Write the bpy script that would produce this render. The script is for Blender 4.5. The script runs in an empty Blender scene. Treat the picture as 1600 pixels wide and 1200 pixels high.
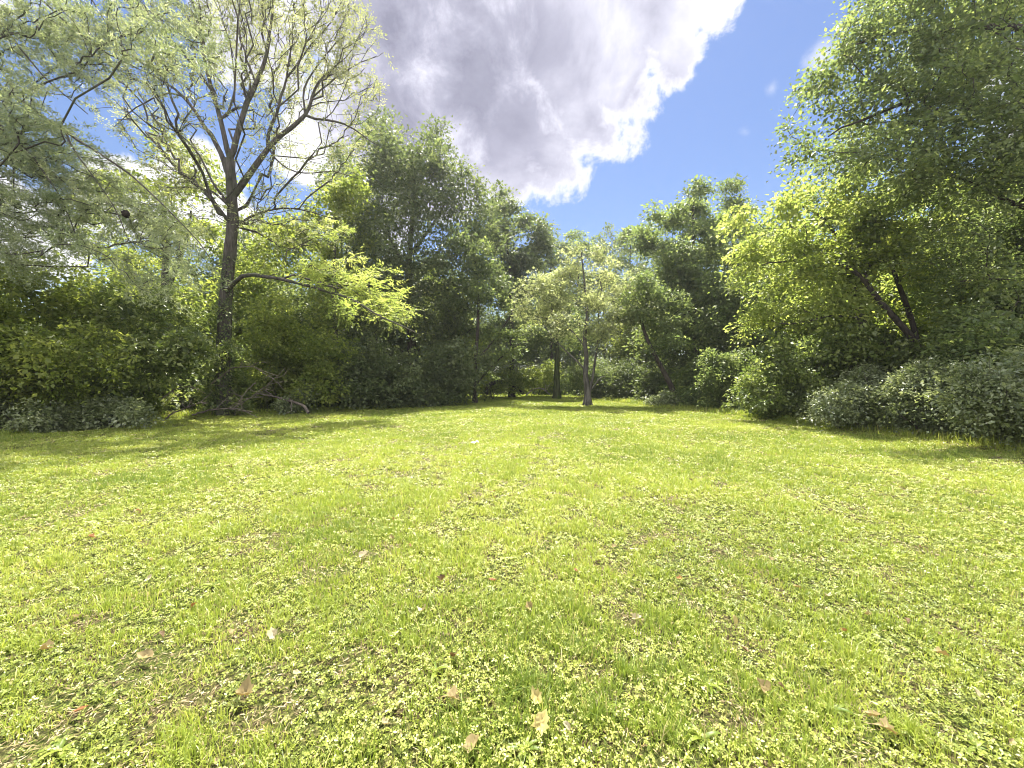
import bpy, math, random
import numpy as np

# ------------------------------------------------------------------ camera
F = 620.0            # focal length of the photograph in its own 1600-wide pixels
CAM_H = 1.6
scn = bpy.context.scene
col = scn.collection
cam_d = bpy.data.cameras.new("camera")
cam_d.sensor_width = 36.0
cam_d.lens = 36.0 * F / 1600.0
cam_d.clip_end = 2000.0
cam_d.clip_start = 0.05
cam = bpy.data.objects.new("camera", cam_d)
cam.location = (0, 0, CAM_H)
cam.rotation_euler = (math.radians(90 - 0.37), 0, 0)
col.objects.link(cam)
scn.camera = cam

SUN_EL, SUN_AZ = 67.0, 2.0      # azimuth measured from the view direction towards +X
SKY_STRENGTH = 0.05
EXPOSURE = 1.78
scn.view_settings.view_transform = 'Standard'
scn.view_settings.look = 'None'
scn.view_settings.exposure = EXPOSURE
scn.view_settings.gamma = 1.0
scn.cycles.max_bounces = 7
scn.cycles.diffuse_bounces = 5
scn.cycles.glossy_bounces = 2
scn.cycles.transmission_bounces = 5
scn.cycles.transparent_max_bounces = 4
scn.cycles.caustics_reflective = False
scn.cycles.caustics_refractive = False
scn.cycles.use_denoising = True
scn.cycles.denoiser = 'OPENIMAGEDENOISE'
scn.cycles.denoising_input_passes = 'RGB_ALBEDO_NORMAL'
scn.cycles.denoising_prefilter = 'ACCURATE'
scn.cycles.sample_clamp_indirect = 6.0
scn.cycles.filter_width = 1.0


def P(px, py, d):
    """a point seen at photograph pixel (px, py) that stands d metres away"""
    return np.array([(px - 800.0) / F * d, d, CAM_H + (596.0 - py) / F * d])


def direction(px, py):
    v = np.array([(px - 800.0) / F, 1.0, (596.0 - py) / F])
    return v / np.linalg.norm(v)


# ------------------------------------------------------------------ node helper
class NT:
    def __init__(self, tree):
        self.t = tree
        self.n = tree.nodes
        self.l = tree.links

    def add(self, kind, **kw):
        nd = self.n.new(kind)
        for k, v in kw.items():
            setattr(nd, k, v)
        return nd

    def link(self, a, b):
        self.l.new(a, b)

    def math(self, op, a, b=None, c=None, clamp=False):
        nd = self.n.new('ShaderNodeMath')
        nd.operation = op
        nd.use_clamp = clamp
        for i, v in enumerate((a, b, c)):
            if v is None:
                continue
            if isinstance(v, (int, float)):
                nd.inputs[i].default_value = v
            else:
                self.link(v, nd.inputs[i])
        return nd.outputs[0]

    def noise(self, vec, scale, detail=4, rough=0.55, dist=0.0):
        nd = self.n.new('ShaderNodeTexNoise')
        nd.inputs['Scale'].default_value = scale
        nd.inputs['Detail'].default_value = detail
        nd.inputs['Roughness'].default_value = rough
        nd.inputs['Distortion'].default_value = dist
        if vec is not None:
            self.link(vec, nd.inputs['Vector'])
        return nd.outputs[0]

    def ramp(self, fac, stops):
        nd = self.n.new('ShaderNodeValToRGB')
        cr = nd.color_ramp
        while len(cr.elements) < len(stops):
            cr.elements.new(0.5)
        for e, (p, c) in zip(cr.elements, stops):
            e.position = p
            e.color = (*c, 1)
        self.link(fac, nd.inputs[0])
        return nd.outputs[0]

    def mixc(self, fac, a, b):
        nd = self.n.new('ShaderNodeMix')
        nd.data_type = 'RGBA'
        for sock, v in ((nd.inputs['Factor'], fac), (nd.inputs[6], a), (nd.inputs[7], b)):
            if isinstance(v, (int, float)):
                sock.default_value = v
            elif isinstance(v, tuple):
                sock.default_value = (*v, 1)
            else:
                self.link(v, sock)
        return nd.outputs[2]


# ------------------------------------------------------------------ sky and clouds
world = bpy.data.worlds.new("World")
scn.world = world
world.use_nodes = True
w = NT(world.node_tree)
w.n.clear()
sky = w.add('ShaderNodeTexSky', sky_type='NISHITA')
sky.sun_disc = False
sky.sun_elevation = math.radians(SUN_EL)
sky.sun_rotation = math.radians(SUN_AZ)
sky.air_density = 1.25
sky.dust_density = 0.25
sky.ozone_density = 2.2
bg_sky = w.add('ShaderNodeBackground')
bg_sky.inputs['Strength'].default_value = SKY_STRENGTH
tint = w.mixc(1.0, sky.outputs[0], (1, 1, 1))
hsv = w.add('ShaderNodeHueSaturation')
hsv.inputs['Saturation'].default_value = 1.13
hsv.inputs['Value'].default_value = 0.88
hsv.inputs['Hue'].default_value = 0.513
w.link(sky.outputs[0], hsv.inputs['Color'])
w.link(hsv.outputs[0], bg_sky.inputs['Color'])
tc = w.add('ShaderNodeTexCoord')
nrm = w.add('ShaderNodeVectorMath', operation='NORMALIZE')
w.link(tc.outputs['Generated'], nrm.inputs[0])
D = nrm.outputs[0]
CLOUD = [(600, 40, 190), (740, 120, 170), (810, 190, 125), (890, 70, 180), (850, 235, 85), (1010, 20, 120),
         (1085, -40, 85), (700, -100, 230), (930, -130, 220), (620, 190, 130), (800, 255, 80), (905, 190, 75),
         (490, 240, 75), (330, 330, 100), (40, 380, 110), (400, 40, 110), (210, 320, 90), (1125, 0, 60), (1050, 80, 60), (960, 120, 80),
         (690, 300, 60), (590, 330, 90), (740, 285, 55),
         (-300, 200, 260), (1900, 100, 300), (-100, -500, 500)]
WISP = [(1205, 140, 26), (1163, 208, 22), (1285, 90, 48), (1330, 250, 55), (1160, 490, 60)]


FILL_CLOUDS = [((-.5, -.8, .35), .55), ((.45, -.85, .3), .5), ((0, -.7, .7), .45), ((-.95, -.2, .25), .4), ((.95, -.25, .3), .4), ((.6, -.4, .7), .3)]  # unseen clouds behind the camera, added to fill the shaded sides


def blob_field(blobs, extra=()):
    acc = None
    lst = [(direction(px, py), r, r / F * (direction(px, py)[1] ** 1.35)) for px, py, r in blobs]
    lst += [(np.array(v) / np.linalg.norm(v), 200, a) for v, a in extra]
    for c, r, rr in lst:
        sub = w.add('ShaderNodeVectorMath', operation='DISTANCE')
        w.link(D, sub.inputs[0])
        sub.inputs[1].default_value = tuple(c)
        f = w.math('MULTIPLY_ADD', sub.outputs['Value'], -1.0 / rr, 1.0)
        f = w.math('MULTIPLY', f, min(1.0, 0.35 + r / 160.0))
        acc = f if acc is None else w.math('SMOOTH_MAX', acc, f, 0.12)
    return acc


n_big = w.noise(D, 5.0, 3, 0.5, 0.3)
n_fin = w.noise(D, 9.0, 10, 0.64, 0.25)
field = blob_field(CLOUD, FILL_CLOUDS)
f1 = w.math('MULTIPLY_ADD', w.math('SUBTRACT', n_fin, 0.5), 1.75, field)
f1 = w.math('MULTIPLY_ADD', w.math('SUBTRACT', n_big, 0.5), 0.35, f1)
wf = blob_field(WISP)
f2 = w.math('MULTIPLY_ADD', w.math('SUBTRACT', n_fin, 0.58), 1.2, wf)
mr = w.add('ShaderNodeMapRange', interpolation_type='SMOOTHSTEP')
w.link(f1, mr.inputs[0])
mr.inputs[1].default_value, mr.inputs[2].default_value = 0.0, 0.28
mr2 = w.add('ShaderNodeMapRange', interpolation_type='SMOOTHSTEP')
w.link(f2, mr2.inputs[0])
mr2.inputs[1].default_value, mr2.inputs[2].default_value = 0.05, 0.6
mr2.inputs[4].default_value = 0.55
cover = w.math('MAXIMUM', mr.outputs[0], mr2.outputs[0])
# thick parts of a cloud let less sunlight through
n_th = w.noise(D, 4.0, 9, 0.56, 0.25)
n_lo = w.noise(D, 2.2, 2, 0.5, 0.0)
core = blob_field([(800, 90, 420), (640, 60, 300), (-300, 200, 300), (1900, 100, 300)], FILL_CLOUDS)
thick = w.math('MULTIPLY_ADD', w.math('SUBTRACT', n_th, 0.5), 1.7, w.math('MULTIPLY', core, .80))
thick = w.math('MULTIPLY_ADD', w.math('SUBTRACT', n_lo, 0.5), .8, thick)
thick = w.math('MINIMUM', thick, w.math('MULTIPLY_ADD', f1, 1.0, -.02))
ccol = w.ramp(thick, [(0.0, (1.0, 1.0, 1.0)), (0.16, (0.92, 0.92, 0.98)), (0.34, (0.66, 0.66, 0.78)),
                      (0.56, (0.42, 0.42, 0.54)), (0.9, (0.25, 0.25, 0.35))])
bg_cl = w.add('ShaderNodeBackground')
w.link(ccol, bg_cl.inputs['Color'])
# cloud strength rises behind the camera, where the added clouds give fill light
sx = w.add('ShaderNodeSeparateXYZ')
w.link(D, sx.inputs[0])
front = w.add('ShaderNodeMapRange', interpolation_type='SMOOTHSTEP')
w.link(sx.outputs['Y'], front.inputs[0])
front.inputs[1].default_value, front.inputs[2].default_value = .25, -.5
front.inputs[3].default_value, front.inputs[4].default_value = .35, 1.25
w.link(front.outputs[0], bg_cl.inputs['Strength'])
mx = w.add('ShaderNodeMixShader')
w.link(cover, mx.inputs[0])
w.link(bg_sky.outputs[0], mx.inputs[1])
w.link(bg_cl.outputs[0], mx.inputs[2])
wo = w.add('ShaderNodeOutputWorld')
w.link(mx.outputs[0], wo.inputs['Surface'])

# ------------------------------------------------------------------ sun
sl = bpy.data.lights.new("sun", 'SUN')
sl.energy = 5.0
sl.angle = math.radians(0.53)
sl.color = (1.0, 0.955, 0.87)
sun = bpy.data.objects.new("sun", sl)
el, az = math.radians(SUN_EL), math.radians(SUN_AZ)
sun.rotation_euler = (math.radians(90) - el, 0, math.pi - az)
# the lamp shines along its local -Z: from the sky ahead of the camera down towards it
from mathutils import Vector
sv = Vector((math.sin(az) * math.cos(el), math.cos(az) * math.cos(el), math.sin(el)))
sun.rotation_euler = sv.to_track_quat('Z', 'Y').to_euler()
sun.location = (0, 0, 60)
col.objects.link(sun)


# ------------------------------------------------------------------ mesh and object helpers
def mk(name, V, T, mat, parent=None, tint=None, smooth=False, loc=None):
    V = np.ascontiguousarray(V, dtype=np.float32)
    T = np.ascontiguousarray(T, dtype=np.int32)
    if loc is not None:
        V = V - np.asarray(loc, dtype=np.float32)
    me = bpy.data.meshes.new(name)
    k = T.shape[1]
    me.vertices.add(len(V))
    me.vertices.foreach_set('co', V.ravel())
    me.loops.add(T.size)
    me.loops.foreach_set('vertex_index', T.ravel())
    me.polygons.add(len(T))
    me.polygons.foreach_set('loop_start', np.arange(0, T.size, k, dtype=np.int32))
    me.polygons.foreach_set('loop_total', np.full(len(T), k, dtype=np.int32))
    me.update(calc_edges=True)
    if smooth:
        me.polygons.foreach_set('use_smooth', np.ones(len(T), dtype=bool))
    if tint is not None:
        a = me.attributes.new('tint', 'FLOAT', 'POINT')
        a.data.foreach_set('value', np.ascontiguousarray(tint, dtype=np.float32))
    me.materials.append(mat)
    o = bpy.data.objects.new(name, me)
    col.objects.link(o)
    if parent is not None:
        o.parent = parent
    elif loc is not None:
        o.location = loc
    return o


def tag(o, label=None, cat=None, group=None, kind=None):
    if label:
        o['label'] = label
    if cat:
        o['category'] = cat
    if group:
        o['group'] = group
    if kind:
        o['kind'] = kind
    return o


def empty(name, loc, label, cat, group=None):
    o = bpy.data.objects.new(name, None)
    o.location = tuple(float(c) for c in loc)
    o.empty_display_size = 0.3
    col.objects.link(o)
    return tag(o, label, cat, group)


def unit(v):
    return v / np.maximum(np.linalg.norm(v, axis=-1, keepdims=True), 1e-9)


def hash2(ix, iy, seed):
    h = (ix.astype(np.int64) * 374761393 + iy.astype(np.int64) * 668265263 + seed * 974634777) & 0xFFFFFFFF
    h = ((h ^ (h >> 13)) * 1274126177) & 0xFFFFFFFF
    return ((h ^ (h >> 16)) & 0xFFFF) / 65535.0


def vnoise(x, y, seed=0):
    ix, iy = np.floor(x), np.floor(y)
    fx, fy = x - ix, y - iy
    fx, fy = fx * fx * (3 - 2 * fx), fy * fy * (3 - 2 * fy)
    a, b = hash2(ix, iy, seed), hash2(ix + 1, iy, seed)
    c, d = hash2(ix, iy + 1, seed), hash2(ix + 1, iy + 1, seed)
    return (a * (1 - fx) + b * fx) * (1 - fy) + (c * (1 - fx) + d * fx) * fy


def fbm(x, y, seed=0, octv=3):
    s, a, t = 0, 1.0, 0
    for i in range(octv):
        s = s + a * vnoise(x * 2 ** i, y * 2 ** i, seed + i * 17)
        t += a
        a *= 0.5
    return s / t


def ground_z(x, y):
    x, y = np.asarray(x, dtype=float), np.asarray(y, dtype=float)
    near = np.exp(-((x / 60.0) ** 2 + ((y - 15) / 60.0) ** 2))
    return ((vnoise(x * 0.16 + 5, y * 0.16, 3) - 0.5) * 0.16 + (vnoise(x * 0.9, y * 0.9, 4) - 0.5) * 0.035) * near


# ------------------------------------------------------------------ materials
def leaf_mat(name, stops, trans=1.9, mixf=0.46, rough=0.45, spec=0.35, tint_t=(1.0, 1.0, 0.72)):
    m = bpy.data.materials.new(name)
    m.use_nodes = True
    t = NT(m.node_tree)
    t.n.clear()
    at = t.add('ShaderNodeAttribute', attribute_name='tint')
    c = t.ramp(at.outputs['Fac'], stops)
    pr = t.add('ShaderNodeBsdfPrincipled')
    t.link(c, pr.inputs['Base Color'])
    pr.inputs['Roughness'].default_value = rough
    pr.inputs['Specular IOR Level'].default_value = spec
    tr = t.add('ShaderNodeBsdfTranslucent')
    mul = t.add('ShaderNodeVectorMath', operation='MULTIPLY')
    t.link(c, mul.inputs[0])
    mul.inputs[1].default_value = tuple(trans * k for k in tint_t)
    t.link(mul.outputs[0], tr.inputs['Color'])
    ms = t.add('ShaderNodeMixShader')
    ms.inputs[0].default_value = mixf
    t.link(pr.outputs[0], ms.inputs[1])
    t.link(tr.outputs[0], ms.inputs[2])
    out = t.add('ShaderNodeOutputMaterial')
    t.link(ms.outputs[0], out.inputs['Surface'])
    return m


def bark_mat(name, dark, light, moss=None, scale=9.0):
    m = bpy.data.materials.new(name)
    m.use_nodes = True
    t = NT(m.node_tree)
    pr = t.n['Principled BSDF']
    tcn = t.add('ShaderNodeTexCoord')
    mp = t.add('ShaderNodeMapping')
    mp.inputs['Scale'].default_value = (1, 1, 0.18)
    t.link(tcn.outputs['Object'], mp.inputs[0])
    n1 = t.noise(mp.outputs[0], scale, 6, 0.65, 0.4)
    n2 = t.noise(tcn.outputs['Object'], 1.7, 3, 0.6)
    c = t.ramp(n1, [(0.34, dark), (0.66, light)])
    if moss:
        fac = t.ramp(n2, [(0.5, (0, 0, 0)), (0.66, (0.75, 0.75, 0.75))])
        c = t.mixc(fac, c, moss)
    t.link(c, pr.inputs['Base Color'])
    pr.inputs['Roughness'].default_value = 0.9
    pr.inputs['Specular IOR Level'].default_value = 0.15
    bp = t.add('ShaderNodeBump')
    bp.inputs['Strength'].default_value = 0.9
    bp.inputs['Distance'].default_value = 0.05
    t.link(n1, bp.inputs['Height'])
    t.link(bp.outputs[0], pr.inputs['Normal'])
    return m


G = lambda r, g, b: (r, g, b)
M_AIRY = leaf_mat('airy_leaf', [(0, G(.12, .14, .066)), (.5, G(.195, .21, .105)), (1, G(.31, .315, .17))])
M_YELLOW = leaf_mat('yellow_green_leaf', [(0, G(.12, .165, .036)), (.5, G(.205, .245, .065)), (1, G(.36, .375, .12))], trans=2.25, mixf=.52)
M_NEEDLE = leaf_mat('grey_green_needle', [(0, G(.11, .145, .070)), (.5, G(.19, .225, .115)), (1, G(.32, .34, .20))], mixf=.45)
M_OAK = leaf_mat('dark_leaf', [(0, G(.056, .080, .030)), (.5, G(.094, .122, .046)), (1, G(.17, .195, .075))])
M_MID = leaf_mat('mid_leaf', [(0, G(.070, .102, .036)), (.5, G(.118, .155, .052)), (1, G(.23, .26, .09))], trans=2.1, mixf=.5)
M_FRESH = leaf_mat('fresh_leaf', [(0, G(.085, .12, .022)), (.5, G(.145, .18, .036)), (1, G(.27, .29, .07))], trans=2.25, mixf=.52)
M_PALE = leaf_mat('pale_leaf', [(0, G(.14, .17, .070)), (.5, G(.23, .255, .12)), (1, G(.38, .395, .20))], trans=1.9, mixf=.5)
M_SHRUB = leaf_mat('glossy_shrub_leaf', [(0, G(.065, .100, .022)), (.5, G(.130, .170, .042)), (1, G(.28, .31, .10))], rough=.38, spec=.6)
M_BRAMBLE = leaf_mat('bramble_leaf', [(0, G(.080, .112, .040)), (.5, G(.160, .190, .078)), (1, G(.34, .37, .20))], rough=.36, spec=.7, mixf=.35)
B_GREY = bark_mat('grey_bark', G(.030, .026, .020), G(.125, .11, .088), G(.07, .08, .04))
B_DARK = bark_mat('dark_bark', G(.022, .018, .014), G(.085, .07, .055))
B_BROWN = bark_mat('patchy_brown_bark', G(.026, .023, .019), G(.16, .148, .125), G(.055, .050, .036), 5.0)
B_DEAD = bark_mat('bleached_dead_wood', G(.17, .14, .11), G(.42, .37, .30))
B_DEADD = bark_mat('grey_dead_wood', G(.07, .055, .045), G(.22, .185, .15))


# ------------------------------------------------------------------ tubes
def frames(tan):
    ref = np.where(np.abs(tan[..., 2:3]) > 0.9, np.array([1.0, 0, 0]), np.array([0, 0, 1.0]))
    u = unit(np.cross(tan, ref))
    v = np.cross(tan, u)
    return u, v


def resample(pts, step):
    pts = np.asarray(pts, float)
    seg = np.linalg.norm(np.diff(pts, axis=0), axis=1)
    s = np.concatenate([[0], np.cumsum(seg)])
    n = max(2, int(round(s[-1] / step)) + 1)
    q = np.linspace(0, s[-1], n)
    lin = np.stack([np.interp(q, s, pts[:, k]) for k in range(3)], 1)
    for _ in range(2):
        if n > 3:
            lin[1:-1] = 0.25 * lin[:-2] + 0.5 * lin[1:-1] + 0.25 * lin[2:]
    return lin


def sweep(pts, rad, sides, rng, flare=0.0, rough=0.06):
    """one continuous tapering tube along a polyline"""
    pts = np.asarray(pts, float)
    n = len(pts)
    tan = unit(np.gradient(pts, axis=0))
    u = np.zeros((n, 3))
    r0 = np.array([1.0, 0, 0]) if abs(tan[0, 0]) < .8 else np.array([0, 1.0, 0])
    u[0] = unit(r0 - tan[0] * (r0 @ tan[0]))
    for i in range(1, n):
        a = u[i - 1] - tan[i] * (u[i - 1] @ tan[i])
        u[i] = a / max(np.linalg.norm(a), 1e-9)
    v = np.cross(tan, u)
    ang = np.linspace(0, 2 * np.pi, sides, endpoint=False)
    rr = np.repeat(np.asarray(rad)[:, None], sides, 1)
    rr = rr * (1 + rough * rng.standard_normal((n, sides)))
    if flare:
        h = np.linalg.norm(pts - pts[0], axis=1)
        lob = 1 + 0.35 * np.sin(ang * 4 + 1.0) + 0.15 * np.sin(ang * 7)
        rr = rr * (1 + flare * np.exp(-h / (2.2 * rad[0]))[:, None] * lob[None])
    V = pts[:, None] + rr[..., None] * (np.cos(ang)[None, :, None] * u[:, None] + np.sin(ang)[None, :, None] * v[:, None])
    V = V.reshape(-1, 3)
    i = np.arange(n - 1)[:, None] * sides
    j = np.arange(sides)[None]
    jn = (j + 1) % sides
    Q = np.stack([i + j, i + jn, i + sides + jn, i + sides + j], -1).reshape(-1, 4)
    return V, Q


def edge_tubes(p0, t0, p1, t1, r0, r1, sides, rng, nseg=3):
    """many curved twigs at once; each is its own tapered tube"""
    m = len(p0)
    if m == 0:
        return np.zeros((0, 3)), np.zeros((0, 4), int)
    L = np.linalg.norm(p1 - p0, axis=1)[:, None]
    ts = np.linspace(0, 1, nseg + 1)
    C, T = [], []
    for t in ts:
        h00, h10 = 2 * t ** 3 - 3 * t * t + 1, t ** 3 - 2 * t * t + t
        h01, h11 = -2 * t ** 3 + 3 * t * t, t ** 3 - t * t
        C.append(h00 * p0 + h10 * t0 * L + h01 * p1 + h11 * t1 * L)
    C = np.stack(C, 1)
    C[:, 1:-1] += rng.standard_normal(C[:, 1:-1].shape) * (0.075 * L[:, None])
    tan = unit(np.gradient(C, axis=1))
    u, v = frames(tan)
    R = r0[:, None] * (1 - ts) + r1[:, None] * ts
    ang = np.linspace(0, 2 * np.pi, sides, endpoint=False)
    V = C[:, :, None] + R[:, :, None, None] * (np.cos(ang)[None, None, :, None] * u[:, :, None] + np.sin(ang)[None, None, :, None] * v[:, :, None])
    base = (np.arange(m) * (nseg + 1) * sides)[:, None, None]
    i = (np.arange(nseg) * sides)[None, :, None]
    j = np.arange(sides)[None, None]
    jn = (j + 1) % sides
    Q = np.stack([base + i + j, base + i + jn, base + i + sides + jn, base + i + sides + j], -1).reshape(-1, 4)
    return V.reshape(-1, 3), Q


def join(parts):
    V, Q, o = [], [], 0
    for v, q in parts:
        V.append(v)
        Q.append(q + o)
        o += len(v)
    return np.concatenate(V), np.concatenate(Q)


# ------------------------------------------------------------------ leaves
def leaf_cards(base, d, n, L, W, fold=0.18, curl=0.12):
    """folded pointed leaves: base, two flanks, tip"""
    m = len(base)
    d = unit(d)
    s = unit(np.cross(n, d))
    n = np.cross(d, s)
    L, W = np.broadcast_to(L, m)[:, None], np.broadcast_to(W, m)[:, None]
    a = base
    l = base + d * L * .45 + s * W * .5 + n * W * fold
    r = base + d * L * .45 - s * W * .5 + n * W * fold
    t = base + d * L - n * L * curl
    V = np.stack([a, l, t, r], 1).reshape(-1, 3)
    k = np.arange(m)[:, None] * 4
    T = np.concatenate([k + np.array([[0, 2, 1]]), k + np.array([[0, 3, 2]])], 1).reshape(-1, 3)
    return V, T


DENS = {'broad': 1.7, 'compound': 1.7, 'needle': 1.5}
SIZE = {'broad': 1.5, 'compound': 1.4, 'needle': 1.4}


def scatter_leaves(pos, dirs, K, L, kind, rng, sigma):
    m = len(pos)
    K = max(1, int(round(K * DENS.get(kind, 1))))
    L = L * SIZE.get(kind, 1)
    tw = rng.random(m)
    if kind == 'compound':
        own = np.repeat(np.arange(m), K)
        n = len(own)
        b = pos[own] - dirs[own] * rng.random((n, 1)) * sigma * 1.6 + rng.standard_normal((n, 3)) * sigma * .35
        a = unit(dirs[own] * .5 + rng.standard_normal((n, 3)) * .8 + np.array([0, 0, .25]))
        up = unit(np.array([0, 0, 1.0]) + rng.standard_normal((n, 3)) * .4)
        s = unit(np.cross(up, a))
        nl = 9
        R = L * 3.6
        bb, dd, nn, ll = [], [], [], []
        for i in range(nl):
            t = 0.25 + 0.75 * (i // 2) / (nl // 2)
            sg = 0 if i == nl - 1 else (1 if i % 2 else -1)
            bb.append(b + a * R * t * rng.uniform(.9, 1.1, (n, 1)) - up * R * .28 * t * t)
            dd.append(a * (.55 if sg else 1.0) + s * sg * .9 - up * .35 * rng.random((n, 1)))
            nn.append(up + rng.standard_normal((n, 3)) * .35)
            ll.append(np.full(n, L * (1.0 if sg else 1.1)) * rng.uniform(.75, 1.15, n))
        base, d, nrm_, Ls = (np.concatenate(x) for x in (bb, dd, nn, ll))
        o2 = np.tile(own, nl)
        V, T = leaf_cards(base, d, nrm_, Ls, Ls * .36)
    elif kind == 'needle':
        # thin drooping strands feathered with short soft needles
        own = np.repeat(np.arange(m), K)
        n = len(own)
        t = rng.random((n, 1))
        hang = unit(dirs * .75 + np.array([0.45, -.05, -.62]) + rng.standard_normal((m, 3)) * .18)
        b = pos[own] + hang[own] * (t - .35) * sigma * 2.6 + rng.standard_normal((n, 3)) * sigma * .10
        d = unit(hang[own] * .55 + rng.standard_normal((n, 3)) * .75)
        base, Ls = b, L * rng.uniform(.6, 1.2, n)
        V, T = leaf_cards(base, d, rng.standard_normal((n, 3)), Ls, Ls * .2, .05, .05)
        o2 = own
    else:
        # flat sprays of leaves, each spray tilted its own way
        own = np.repeat(np.arange(m), K)
        n = len(own)
        sn = unit(np.array([0, -.05, .8]) + dirs * .25 + rng.standard_normal((m, 3)) * .42)
        big = rng.uniform(.65, 1.25, (m, 1))
        off = rng.standard_normal((n, 3)) * sigma * big[own]
        off = off - sn[own] * np.sum(off * sn[own], 1, keepdims=True) * .82
        base = pos[own] - dirs[own] * rng.random((n, 1)) * sigma * 1.1 + off - np.array([0, 0, .18]) * (np.linalg.norm(off, axis=1, keepdims=True) ** 2) / sigma
        out = unit(off + dirs[own] * sigma * .5)
        d = unit(out * .8 + rng.standard_normal((n, 3)) * .5 + np.array([0, 0, -.22]))
        nrm_ = unit(sn[own] + rng.standard_normal((n, 3)) * .34)
        Ls = L * np.clip(rng.lognormal(-.12, .32, n), .4, 1.6)
        V, T = leaf_cards(base, d, nrm_, Ls, Ls * rng.uniform(.45, .8, n))
        o2 = own
    tl = np.clip(.55 * tw[o2] + .55 * rng.random(len(o2)) ** 1.2, 0, 1)
    return V, T, np.repeat(tl, 4)


# ------------------------------------------------------------------ growing a woody plant
def sample_blobs(blobs, n, rng, depth, spread, deep=1.15, flat=.6, clump=True):
    """points inside ellipsoids, given as (px, py, r_px[, dd]) at the plant's distance"""
    B = []
    for b in blobs:
        dd = b[3] if len(b) > 3 else rng.normal(0, spread)
        dd = float(np.clip(dd, -1.8 * spread, 1.8 * spread)) if len(b) < 4 else dd
        c = P(b[0], b[1], depth + dd)
        r = b[2] / F * (depth + dd)
        B.append((c, r))
    # every blob breaks up into flattened clumps with gaps between them
    S = [] if clump else B
    if not clump:
        flat = .92
    for c, r in (B if clump else ()):
        for _ in range(5):
            u = unit(rng.standard_normal(3))
            q = c + u * r * rng.uniform(.35, .95) * np.array([1, deep, .95])
            S.append((q, r * rng.uniform(.30, .58)))
    wts = np.array([r ** 2.1 for _, r in S])
    pick = rng.choice(len(S), n, p=wts / wts.sum())
    u = unit(rng.standard_normal((n, 3)))
    rad = rng.random((n, 1)) ** (1 / 2.4) * np.where(rng.random((n, 1)) < .15, rng.uniform(1.0, 1.6, (n, 1)), 1.0)
    c = np.array([S[k][0] for k in pick])
    r = np.array([S[k][1] for k in pick])[:, None]
    off = u * rad * r * np.array([1, deep, flat])
    off[:, 2] -= .22 * (off[:, 0] ** 2 + off[:, 1] ** 2) / r[:, 0]
    return c + off


def grow(paths, radii, attach_from, A, bf, rng, step=.45, tip=.007):
    """paths[0] is the stem, later ones spring from earlier ones; A are the twig ends to reach"""
    pos, par, own, rad0, ok = [], [], [], [], []
    res = []
    for k, (pth, (ra, rb)) in enumerate(zip(paths, radii)):
        q = resample(pth, step)
        if len(q) > 3 and k > 0:
            q[1:-1] += np.cumsum(rng.normal(0, .022, q[1:-1].shape), 0) * np.array([1, 1, .8])
        if k == 0 or not pos:
            p_idx = -1
        else:
            arr = np.array(pos)
            p_idx = int(np.argmin(np.linalg.norm(arr - q[0], axis=1)))
            q[0] = arr[p_idx]
        rr = np.linspace(ra, rb, len(q)) if len(q) > 1 else np.array([ra])
        res.append((q, rr, p_idx))
        start = len(pos)
        for i in range(len(q)):
            pos.append(q[i])
            par.append(p_idx if i == 0 else start + i - 1)
            own.append(k)
            rad0.append(rr[i])
            ok.append((i / max(1, len(q) - 1)) >= (attach_from if k == 0 else 0.25))
    n0 = len(pos)
    pos0 = np.array(pos)
    m = len(A)
    N = np.concatenate([pos0, A])
    par = np.array(par + [-1] * m)
    own = np.array(own + [0] * m)
    plen = np.zeros(n0 + m)
    for i in range(n0):
        if par[i] >= 0:
            plen[i] = plen[par[i]] + np.linalg.norm(N[i] - N[par[i]])
    okm = np.array(ok)
    cand = np.where(okm)[0]
    Dm = np.linalg.norm(A[:, None] - N[cand][None], axis=2) + bf * plen[cand][None]
    bi = np.argmin(Dm, 1)
    best = Dm[np.arange(m), bi]
    bp = cand[bi]
    alive = np.ones(m, bool)
    for _ in range(m):
        k = int(np.argmin(np.where(alive, best, 1e18)))
        alive[k] = False
        g = n0 + k
        par[g] = bp[k]
        own[g] = own[bp[k]]
        plen[g] = plen[par[g]] + np.linalg.norm(N[g] - N[par[g]])
        dnew = np.linalg.norm(A - N[g], axis=1) + bf * plen[g]
        better = alive & (dnew < best)
        best[better] = dnew[better]
        bp[better] = g
    # pipe model thickness
    order = np.argsort(-plen[n0:], kind='stable') + n0
    acc = np.zeros(n0 + m)
    pw = 2.25
    for g in order:
        r = max(acc[g], tip ** pw)
        acc[g] = r
        if par[g] >= n0:
            acc[par[g]] += r
    R = np.zeros(n0 + m)
    R[:n0] = rad0
    R[n0:] = acc[n0:] ** (1 / pw)
    e = np.arange(n0, n0 + m)
    pr = par[e]
    Rb = np.minimum(np.maximum(R[e] * 1.12, tip), R[pr] * .95)
    ed = unit(N[e] - N[pr])
    tan = np.zeros((n0 + m, 3))
    tan[e] = ed
    for q, rr, p_idx in res:
        pass
    for i in range(n0):
        if par[i] >= 0:
            tan[i] = unit(N[i] - N[par[i]])
        else:
            tan[i] = np.array([0, 0, 1.0])
    t0 = unit(tan[pr] * .6 + ed * .7)
    t1 = unit(ed + np.array([0, 0, .12]))
    return dict(res=res, N=N, e=e, pr=pr, own=own, R=R, Rb=Rb, ed=ed, t0=t0, t1=t1, n0=n0)


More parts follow.
